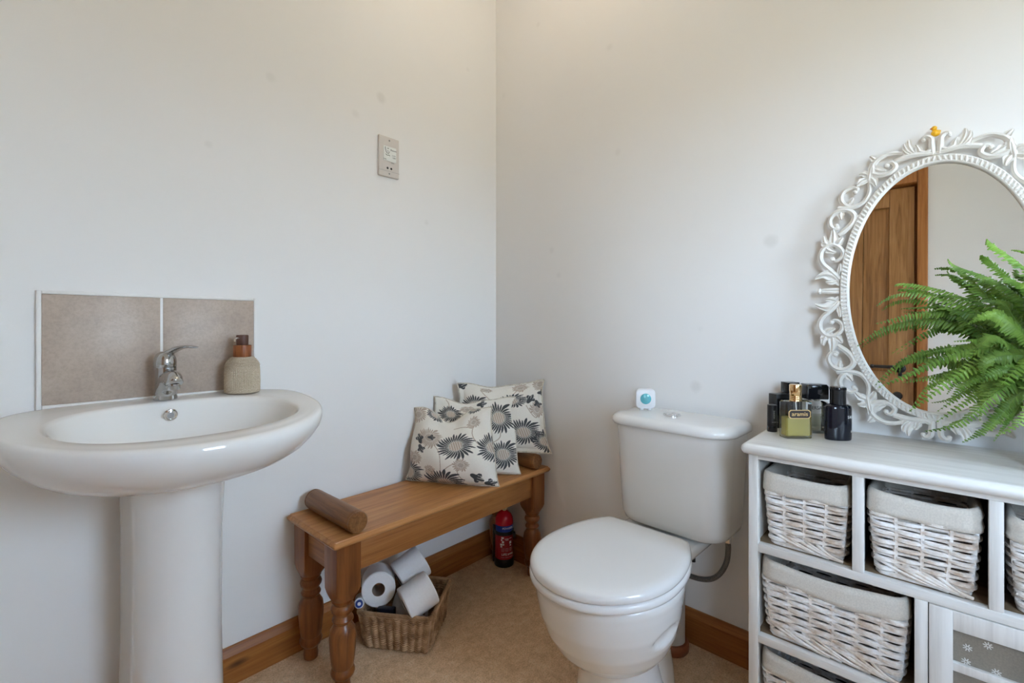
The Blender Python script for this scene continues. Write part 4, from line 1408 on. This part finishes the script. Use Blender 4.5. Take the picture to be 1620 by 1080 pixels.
s3 = thing('scent_bottle', 'clear square scent bottle with broad black cap, behind the navy bottle', 'perfume bottle', (-.1310, -1.2960, CT), R(-52), 'scent bottles on the cabinet')
b = MB(); b.loft([rrect(-w, w, -w * .72, w * .72, .004, z, 4) for w, z in ((.0275, 0), (.0285, .003), (.0285, .074), (.026, .080), (.018, .083))]); b.build('glass', M['bottle_glass'], s3, True, sharp=30)
b = MB(); b.loft([rrect(-.0255, .0255, -.0175, .0175, .003, z, 4) for z in (.006, .045)]); b.build('scent', M['clear_scent'], s3, True, sharp=30)
b = MB(); b.loft([rrect(-.011, .011, -.011, .011, .004, z, 4) for z in (.083, .089)]); b.build('neck', M['nozzle'], s3, True)
b = MB(); b.loft([rrect(-w, w, -w * .72, w * .72, .003, z, 4) for w, z in ((.0265, .088), (.0275, .0895), (.0275, .121), (.024, .126), (.008, .127))]); b.build('cap', M['black_gloss'], s3, True, sharp=30)
text_part('lettering', 'VERSACE', .0125, (-.0005, -.0208, .066), Euler((PI / 2, 0, 0)), M['ink'], s3, .0002, squash=.9)

s4 = thing('scent_bottle', 'black box shaped scent bottle at the left end of the cabinet', 'perfume bottle', (-.1240, -1.2150, CT), R(-38), 'scent bottles on the cabinet')
b = MB(); b.box(-.024, .024, -.015, .015, 0, .0920, .0015); b.build('case', M['black_plastic'], s4, True)
b = MB(); b.box(-.0215, .0215, -.0156, -.0146, .012, .080, .0004); b.build('front_panel', M['black_gloss'], s4, True)
b = MB(); b.box(-.0242, .0242, -.0152, .0152, .0600, .0608); b.build('band', M['grey_ink'], s4, True)
s5 = thing('scent_bottle', 'scent bottle with tall black cap standing behind the black box bottle', 'perfume bottle', (-.0790, -1.2300, CT), R(-40), 'scent bottles on the cabinet')
b = MB(); b.loft([rrect(-w, w, -w * .7, w * .7, .004, z, 4) for w, z in ((.024, 0), (.025, .003), (.025, .078), (.020, .084))]); b.build('glass', M['navy_glass'], s5, True, sharp=30)
b = MB(); b.loft([rrect(-.016, .016, -.012, .012, .003, z, 4) for z in (.084, .0885)]); b.build('neck', M['nozzle'], s5, True)
b = MB(); b.loft([rrect(-.0185, .0185, -.0145, .0145, .002, z, 4) for z in (.0885, .121)]); b.build('cap', M['black_gloss'], s5, True, sharp=30)
s6 = thing('scent_tube', 'slim black tube with small pale print standing before the black box', 'tube', (-.1990, -1.2130, CT), R(-48))
b = MB(); b.lathe([(0, .016), (.0118, .016), (.0122, .017), (.0120, .045), (.0118, .070), (.0, .0725)], n=28); b.build('body', M['black_plastic'], s6, True)
b = MB(); b.lathe([(0, 0), (.0118, 0), (.0122, .001), (.0122, .0152), (.0, .0155)], n=28); b.build('cap', M['black_gloss'], s6, True)
text_part('lettering', 'HOMME', .0060, (-.001, -.0123, .046), Euler((PI / 2, -PI / 2, 0)), M['grey_ink'], s6, .0002)
text_part('lettering', 'SHOWER GEL', .0026, (.001, -.0123, .026), Euler((PI / 2, 0, 0)), M['grey_ink'], s6, .0002)

# ------------------------------------------------------------------ ornate oval mirror
LEAN = R(3.0)
MC = Vector((-.0665, -1.535, 1.1400))
MU = Vector((0, 1, 0)); MW = Vector((math.sin(LEAN), 0, math.cos(LEAN))); MN = Vector((-math.cos(LEAN), 0, math.sin(LEAN)))
def mp(u, w, h_=0.0):
    return MC + MU * u + MW * w + MN * h_
mi = thing('oval_mirror', 'ornate white oval mirror leaning on the wall behind the fern', 'mirror', (-.088, -1.535, CT))
ia, ib = .1715, .2995
def ering(a, bb, h_, n=96):
    return [mp(a * math.cos(2 * PI * k / n), bb * math.sin(2 * PI * k / n), h_) for k in range(n)]
b = MB(); b.loft([ering(ia + .006, ib + .006, -.004), ering(ia + .006, ib + .006, .001)]); b.build('mirror_glass', M['mirror_glass'], mi, recalc=True)
b = MB()
prof = [(-.0005, .0015), (-.0005, .009), (.0012, .0115), (.0035, .0120), (.0050, .0105), (.0060, .0085), (.0130, .0085), (.0142, .0100), (.0165, .0105), (.0185, .0085), (.0190, .004), (.0190, -.009), (.003, -.009), (.003, .0015)]
b.loft([ering(ia + o, ib + o, h_) for o, h_ in prof], True, False, False, loop=True)
NL = 158
# arc-length spacing of the gadroons
tt = np.linspace(0, 2 * PI, 4001)
ds = np.hypot(np.diff((ia + .0095) * np.cos(tt)), np.diff((ib + .0095) * np.sin(tt)))
cum = np.concatenate([[0], np.cumsum(ds)])
for k in range(NL):
    t = float(np.interp(cum[-1] * k / NL, cum, tt))
    p = Vector(((ia + .0095) * math.cos(t), (ib + .0095) * math.sin(t)))
    nrm = Vector((math.cos(t) / (ia + .0095), math.sin(t) / (ib + .0095))).normalized()
    tg = Vector((-nrm.y, nrm.x))
    dirv = (nrm + tg * (.42 if math.sin(t) * math.cos(t) > 0 else -.42)).normalized()
    sd = Vector((-dirv.y, dirv.x))
    A = mp(p.x, p.y, .0085) - MC
    m4 = Matrix.Translation(MC + A) @ Matrix((tuple(MU * dirv.x + MW * dirv.y), tuple(MU * sd.x + MW * sd.y), tuple(MN))).transposed().to_4x4()
    b.ball((0, 0, 0), 1.0, 8, (.0086, .0036, .0058), mat=m4)
b.build('rope_border', M['mirror_paint'], mi, sharp=50)

SCR = {   # one quarter of the fretwork, metres from the mirror centre: (outward, up)
 'bud': ([(0.193, 0.004), (0.213, 0.004), (0.229, 0.003), (0.236, 0.002)], .0042, .006),
 'stemS': ([(0.190, 0.03), (0.212, 0.055), (0.229, 0.074), (0.235, 0.093), (0.23, 0.112), (0.216, 0.124), (0.2, 0.122), (0.187, 0.109), (0.184, 0.096), (0.19, 0.086), (0.201, 0.08), (0.208, 0.086)], .0062, .0062),
 'c1': ([(0.194, 0.149), (0.175, 0.165), (0.163, 0.18), (0.16, 0.196), (0.169, 0.209), (0.186, 0.215), (0.203, 0.209), (0.213, 0.194), (0.213, 0.178), (0.206, 0.169), (0.196, 0.169), (0.199, 0.175)], .0066, .006),
 'c2': ([(0.196, 0.222), (0.182, 0.2195), (0.167, 0.219), (0.146, 0.224), (0.133, 0.239), (0.128, 0.258), (0.13, 0.285)], .0062, .004),
 'c2b': ([(0.168, 0.219), (0.183, 0.23), (0.189, 0.245), (0.186, 0.259), (0.178, 0.268), (0.164, 0.272), (0.154, 0.266), (0.159, 0.259)], .0062, .0055),
 's3': ([(0.13, 0.286), (0.125, 0.314), (0.117, 0.329), (0.107, 0.337), (0.092, 0.343), (0.071, 0.341), (0.05, 0.331)], .0065, .004),
 's3b': ([(0.127, 0.303), (0.117, 0.297), (0.102, 0.292), (0.086, 0.295), (0.076, 0.306), (0.081, 0.319), (0.089, 0.32), (0.093, 0.315)], .0064, .006),
 'top': ([(0.006, 0.322), (0.008, 0.345), (0.009, 0.360), (0.015, 0.367), (0.022, 0.367), (0.023, 0.362)], .0062, .005),
 'topb': ([(0.008, 0.336), (0.017, 0.329), (0.028, 0.333), (0.037, 0.347)], .0056, .007),
 'band': ([(0.078, 0.322), (0.05, 0.328), (0.024, 0.327), (0.0, 0.324)], .0070, .0),
 'join': ([(0.160, 0.190), (0.150, 0.195)], .006, .0),
}
LEAF = [  # base, tip, half width, bend
 ((0.192, 0.022), (0.246, 0.036), .0125, .016), ((0.196, 0.030), (0.222, 0.024), .006, -.004), ((0.194, 0.040), (0.189, 0.072), .006, .002),
 ((0.226, 0.124), (0.200, 0.103), .008, .004), ((0.212, 0.112), (0.227, 0.150), .0085, -.004), ((0.208, 0.116), (0.206, 0.166), .0095, .003), ((0.205, 0.120), (0.184, 0.142), .008, .003), ((0.214, 0.122), (0.232, 0.132), .006, .002),
 ((0.188, 0.214), (0.188, 0.190), .0075, .002), ((0.178, 0.226), (0.162, 0.243), .0075, .003),
 ((0.130, 0.288), (0.155, 0.272), .0085, .003), ((0.129, 0.292), (0.115, 0.266), .0085, -.003), ((0.130, 0.296), (0.150, 0.303), .007, .003), ((0.128, 0.286), (0.124, 0.327), .0095, .004), ((0.122, 0.318), (0.094, 0.298), .0095, .004), ((0.112, 0.330), (0.128, 0.346), .0065, .0),
 ((0.034, 0.327), (0.051, 0.369), .0085, -.006), ((0.036, 0.327), (0.060, 0.361), .0085, -.006), ((0.040, 0.327), (0.062, 0.346), .007, -.004), ((0.030, 0.327), (0.038, 0.352), .006, .002),
]
def quarter(su, sw, sc):
    bb = MB()
    def q(u, w, h_=0.0):
        return mp(u * su, w * sw * sc, h_)
    for name, (pts, rad, ballr) in SCR.items():
        pp_ = smooth_path([(u, w, 0) for u, w in pts], 6)
        n = len(pp_)
        P3 = [q(p.x, p.y, .0015 + .003 * math.sin(PI * i / max(1, n - 1))) for i, p in enumerate(pp_)]
        rr_ = [1.12 * rad * (1.0 - .42 * (i / (n - 1)) ** 1.5) * (0.8 + .2 * min(1, i / 4)) for i in range(n)]
        bb.tube(P3, rr_, 10, ref=MN, flat=.95)
        # raised inner rib
        bb.tube([p + MN * rr_[i] * .75 for i, p in enumerate(P3)], [r_ * .42 for r_ in rr_], 6, ref=MN)
        if ballr:
            e = pp_[-1]
            bb.ball(q(e.x, e.y, .003), ballr * .98, 12)
    for (b0, t0, hwid, bend) in LEAF:
        b0v, t0v = Vector(b0), Vector(t0)
        dv = (t0v - b0v)
        pn = Vector((-dv.y, dv.x)).normalized()
        rings = []
        n = 12
        for i in range(n + 1):
            t = i / n
            c = b0v.lerp(t0v, t) + pn * (bend * 4 * t * (1 - t))
            wdt = 1.18 * hwid * (.28 + .72 * math.sin(PI * min(1, .12 + t * .88)) ** .8) * (1 - .25 * t) * (1 + .10 * math.sin(t * 16)) + .0006
            lift = .003 + .006 * math.sin(PI * t * .75) + (.002 * t)
            ring = []
            m_ = 9
            for j in range(m_):
                x = -1 + 2 * j / (m_ - 1)
                rid = .0024 * math.cos(x * PI * 2.0)
                ring.append(q(c.x + pn.x * wdt * x, c.y + pn.y * wdt * x, lift - .004 * x * x + rid))
            for j in range(m_ - 1, -1, -1):
                x = -1 + 2 * j / (m_ - 1)
                ring.append(q(c.x + pn.x * wdt * x * .9, c.y + pn.y * wdt * x * .9, lift - .0065))
            rings.append(ring)
        bb.loft(rings)
    return bb
for su, sw, sc in ((1, 1, 1), (-1, 1, 1), (1, -1, .976), (-1, -1, .976)):
    quarter(su, sw, sc).build('scrollwork', M['mirror_paint'], mi, sharp=60, recalc=True)
# rubber duck
du = thing('rubber_duck', 'tiny yellow rubber duck perched on top of the mirror frame', 'toy duck', tuple(mp(.001, .3655, .003)), R(125))
b = MB()
b.ball((0, 0, .008), .0085, 18, (1.1, .9, .95))
b.ball((-.0075, 0, .0125), .004, 12, (1.0, .6, .8))
b.ball((.0035, 0, .0195), .0058, 16)
b.build('body', M['duck'], du, True)
b = MB(); b.ball((.0095, 0, .0185), .0028, 10, (1.15, 1.0, .5)); b.build('beak', M['duck_beak'], du, True)
for s in (-1, 1):
    b = MB(); b.ball((.0068, s * .0040, .0212), .0010, 8); b.build('eye', M['ink'], du, True)

# ------------------------------------------------------------------ fern in white pot
PX, PY, PZ = -.205, -1.746, CT
fe = thing('potted_fern', 'green sword fern in a pale taupe pot at right end of cabinet', 'fern', (PX, PY, PZ))
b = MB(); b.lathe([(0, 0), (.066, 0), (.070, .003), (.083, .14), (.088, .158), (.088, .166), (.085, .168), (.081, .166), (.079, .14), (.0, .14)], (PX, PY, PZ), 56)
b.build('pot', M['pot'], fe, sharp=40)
b = MB(); b.lathe([(0, .1405), (.078, .1405), (.07, .146), (.03, .152), (0, .153)], (PX, PY, PZ), 32); b.build('soil', M['soil'], fe)
rf = random.Random(21)
LIGHTDIR = Vector((-.66, -.70, .25))
def frond(base, ctrl, tip, wid, npin, curl=0.0, twist=0.0):
    bb = MB()
    nb = Vector((0, 0, .55)) + LIGHTDIR * (.35 + .75 * rf.random()) + Vector((rf.random() - .5, rf.random() - .5, rf.random() - .5)) * .8
    wob_ = Vector((rf.random() - .5, rf.random() - .5, rf.random() - .5)) *   .05
    tw1 = (rf.random() - .5) * 2.6
    base, ctrl, tip = Vector(base), Vector(ctrl), Vector(tip)
    def bez(t):
        v_ = base * (1 - t) ** 2 + ctrl * 2 * t * (1 - t) + tip * t * t + wob_ * (math.sin(2 * PI * t) * t)
        v_.x = min(v_.x, -.122)       # the mirror stands behind
        return v_
    def tan(t):
        return ((ctrl - base) * (1 - t) * 2 + (tip - ctrl) * 2 * t).normalized()
    N = 22
    P = [bez(i / N) for i in range(N + 1)]
    bb.tube(P, [.0013 * (1 - .75 * i / N) for i in range(N + 1)], 4)
    side0 = tan(.5).cross(nb)
    if side0.length < .1:
        side0 = Vector((1, 0, 0))
    side0.normalize()
    for k in range(npin):
        t = .16 + .84 * (k + .5) / npin
        p = bez(t); tg = tan(t)
        sd = (side0 - tg * side0.dot(tg)).normalized()
        sd = Matrix.Rotation(tw1 * (t - .35), 3, tg) @ sd
        up = sd.cross(tg).normalized()
        if up.dot(nb) < 0 and abs(tw1 * (t - .35)) < .9:
            up = -up
        q_ = math.sin(PI * min(1, (t - .10) / .92) ** .62) ** .8
        L = min(wid, (-.100 - p.x) if p.x > -.13 else wid) * max(.10, q_) * (.75 + .4 * rf.random())
        for s in (-1, 1):
            a = twist + .7 * (rf.random() - .5)
            dr_ = (sd * s * math.cos(a) + up * math.sin(a) * .6 + tg * .22 - up * .12).normalized()
            wv = tg * (.0054 * (L / .020) ** .4)
            dip = up * (-.26 * L * (.4 + 1.6 * rf.random()))
            cup = up * .0016
            b0 = p
            p1 = p + dr_ * L * .12; p2 = p + dr_ * L * .5 + dip * .25; p3 = p + dr_ * L * .82 + dip * .65; p4 = p + dr_ * L + dip
            vs = [b0 - wv * .25, b0 + wv * .45, p1 + wv * .72 - cup, p1 - wv * .52 - cup, p2 + wv * .58 - cup, p2 - wv * .48 - cup, p3 + wv * .40 - cup, p3 - wv * .34 - cup, p4 + wv * .1, p1 + cup * .5, p2 + cup * .5, p3 + cup * .3]
            bb.add(vs, [(0, 3, 9), (0, 9, 1), (1, 9, 2), (3, 5, 10, 9), (9, 10, 4, 2), (5, 7, 11, 10), (10, 11, 6, 4), (7, 8, 11), (11, 8, 6)])
    bb.build('frond', M['fern'], fe, sharp=75)
top = Vector((PX, PY, PZ + .150))
def fr_to(tip, arch=.10, wid=.024, n=30, jitter=.03, tw=0.0):
    tip = Vector(tip)
    bs = top + Vector(((rf.random() - .5) * 2 * jitter, (rf.random() - .5) * 2 * jitter, 0))
    d_ = tip - bs
    mid = bs + d_ * (.48 + .25 * rf.random()) + Vector(((rf.random() - .5) * .06, (rf.random() - .5) * .06, arch + (.18 + .3 * rf.random()) * d_.length * max(.2, 1 - abs(d_.z) / max(d_.length, .01))))
    frond(bs, mid, tip, wid, n, twist=tw)
# fronds the photo shows clearly, by their tips (m)
TIPS = [
((-0.130, -1.387, 0.995), 0.07, .020, 44),
((-0.150, -1.425, 0.902), 0.07, .020, 44),
((-0.140, -1.427, 1.095), 0.07, .020, 44),
((-0.170, -1.428, 1.052), 0.07, .020, 44),
((-0.120, -1.461, 1.143), 0.07, .020, 44),
((-0.120, -1.471, 1.088), 0.07, .020, 44),
((-0.120, -1.532, 1.179), 0.07, .020, 44),
((-0.160, -1.555, 1.196), 0.07, .020, 44),
((-0.180, -1.616, 1.229), 0.07, .020, 44),
((-0.150, -1.575, 1.156), 0.07, .020, 44),
((-0.200, -1.492, 0.856), 0.07, .020, 44),
((-0.220, -1.535, 0.839), 0.07, .020, 44),
((-0.240, -1.576, 0.806), 0.07, .020, 44),
((-0.200, -1.624, 0.809), 0.07, .020, 44),
((-0.280, -1.562, 1.016), 0.07, .020, 44),
((-0.300, -1.582, 1.051), 0.07, .020, 44),
((-0.250, -1.645, 1.195), 0.07, .020, 44),
((-0.300, -1.658, 1.100), 0.07, .020, 44),
((-0.250, -1.515, 0.987), 0.07, .020, 44),
((-0.200, -1.482, 0.926), 0.07, .020, 44),
((-0.140, -1.524, 1.098), 0.07, .020, 44),
((-0.200, -1.599, 1.134), 0.07, .020, 44),
((-0.320, -1.648, 0.903), 0.07, .020, 44),
((-0.330, -1.606, 0.947), 0.07, .020, 44),
((-0.270, -1.555, 0.886), 0.07, .020, 44),
((-0.160, -1.491, 1.040), 0.07, .020, 44),
((-0.200, -1.640, 1.144), 0.07, .020, 44),
((-0.160, -1.457, 0.980), 0.07, .020, 44),
]
for tp in TIPS:
    fr_to(*tp)
for i in range(70):
    az = 2 * PI * (i * .381966) + rf.random() * .5
    el = rf.choice([.0, .15, .3, .5, .75, 1.0, 1.25])
    L = .17 + .17 * rf.random()
    dx, dy, dz = math.cos(az) * math.cos(el), math.sin(az) * math.cos(el), math.sin(el)
    tip = top + Vector((dx, dy, dz)) * L + Vector((0, 0, -.03 - .09 * rf.random()))
    if tip.x > -.098:
        k = (-.098 - top.x) / (tip.x - top.x)
        tip = Vector((-.098 - .01 * rf.random(), top.y + (tip.y - top.y) * max(k, .5), tip.z + .04))
    if tip.z < CT + .03:
        tip.z = CT + .03 + .03 * rf.random()
    fr_to(tip, .02 + .07 * rf.random() * (1 + math.cos(el)), .017 + .007 * rf.random(), 40, .035, (rf.random() - .5) * .7)

def nest(root, part, kids):
    # finer pieces hang from the part they belong to
    p = [c for c in root.children if c.name.split('.')[0] == part][0]
    for c in list(root.children):
        if c.name.split('.')[0] in kids and c != p:
            c.parent = p
nest(ex, 'label', ('lettering', 'pictogram'))
nest(so, 'label_panel', ('lettering', 'shaver_symbol'))
nest(to, 'cistern_lid', ('flush_surround', 'flush_button'))
nest(af, 'gel_disc', ('disc_rim',))
nest(s2, 'glass', ('lettering',))
nest(dsp, 'pump_head', ('nozzle',))
nest(tap, 'body', ('aerator',))
nest(fe, 'pot', ('soil',))

# ------------------------------------------------------------------ lights and camera
la = thing('ceiling_light', 'round opal glass globe ceiling light', 'ceiling light', (-.52, -.60, ZC))
b = MB(); b.lathe([(0, 0), (.05, 0), (.05, -.02), (.012, -.03), (.012, -.16), (0, -.16)][::-1], (-.52, -.60, ZC), 24); b.build('ceiling_rose', M['white_trim'], la, recalc=True)
b = MB(); b.ball((-.52, -.60, ZC - .23), .085, 32); b.build('globe', M['lamp_globe'], la)
def light(name, kind, loc, rot, energy, color, **kw):
    ld = bpy.data.lights.new(name, kind)
    ld.energy = energy
    ld.color = color
    for k, v in kw.items():
        setattr(ld, k, v)
    o = bpy.data.objects.new(name, ld)
    COL.objects.link(o)
    o.location = loc
    o.rotation_euler = rot
    return o
pt = light('window_daylight_portal', 'AREA', ((WX0 + WX1) / 2, YF - .16, (WZ0 + WZ1) / 2), (-PI / 2, 0, 0), 1, (1, 1, 1), shape='RECTANGLE', size=WX1 - WX0, size_y=WZ1 - WZ0)
pt.data.cycles.is_portal = True
p2 = light('fill_window_portal', 'AREA', (XB - .12, (VY0 + VY1) / 2, (VZ0 + VZ1) / 2), (PI / 2, 0, -PI / 2), 1, (1, 1, 1), shape='RECTANGLE', size=VY1 - VY0, size_y=VZ1 - VZ0)  # sky portal of the added fill window
p2.data.cycles.is_portal = True

wd = bpy.data.worlds.new('daylight')
SC.world = wd
wd.use_nodes = True
t = wd.node_tree
bg = t.nodes['Background']
tc = t.nodes.new('ShaderNodeTexCoord')
sx = t.nodes.new('ShaderNodeSeparateXYZ')
rp = t.nodes.new('ShaderNodeValToRGB')
mr = t.nodes.new('ShaderNodeMapRange')
mr.inputs['From Min'].default_value = -1; mr.inputs['From Max'].default_value = 1
t.links.new(tc.outputs['Generated'], sx.inputs[0])
t.links.new(sx.outputs['Z'], mr.inputs['Value'])
t.links.new(mr.outputs[0], rp.inputs['Fac'])
el = rp.color_ramp.elements
el[0].position = .40; el[0].color = (.22, .21, .16, 1)
el[1].position = .50; el[1].color = (.30, .29, .24, 1)
e = el.new(.53); e.color = (.66, .82, 1.0, 1)
e = el.new(1.0); e.color = (.44, .65, 1.0, 1)
t.links.new(rp.outputs['Color'], bg.inputs['Color'])
bg.inputs['Strength'].default_value = 29.0

cam = bpy.data.cameras.new('camera')
cam.sensor_width = 36
cam.lens = 747 / 1620 * 36
cam.shift_y = -26 / 1620
cam.clip_start = .01
co = bpy.data.objects.new('camera', cam)
COL.objects.link(co)
co.location = (-1.586, -1.5447, 1.0488)
co.rotation_euler = (PI / 2, 0, math.atan2(.673, .7396) - PI / 2)
SC.camera = co
SC.view_settings.view_transform = 'Standard'
SC.view_settings.look = 'None'
SC.view_settings.gamma = 1
SC.view_settings.exposure = 0.13
SC.view_settings.use_curve_mapping = False
SC.cycles.max_bounces = 14
SC.cycles.diffuse_bounces = 8
SC.cycles.transparent_max_bounces = 16
SC.cycles.use_denoising = True
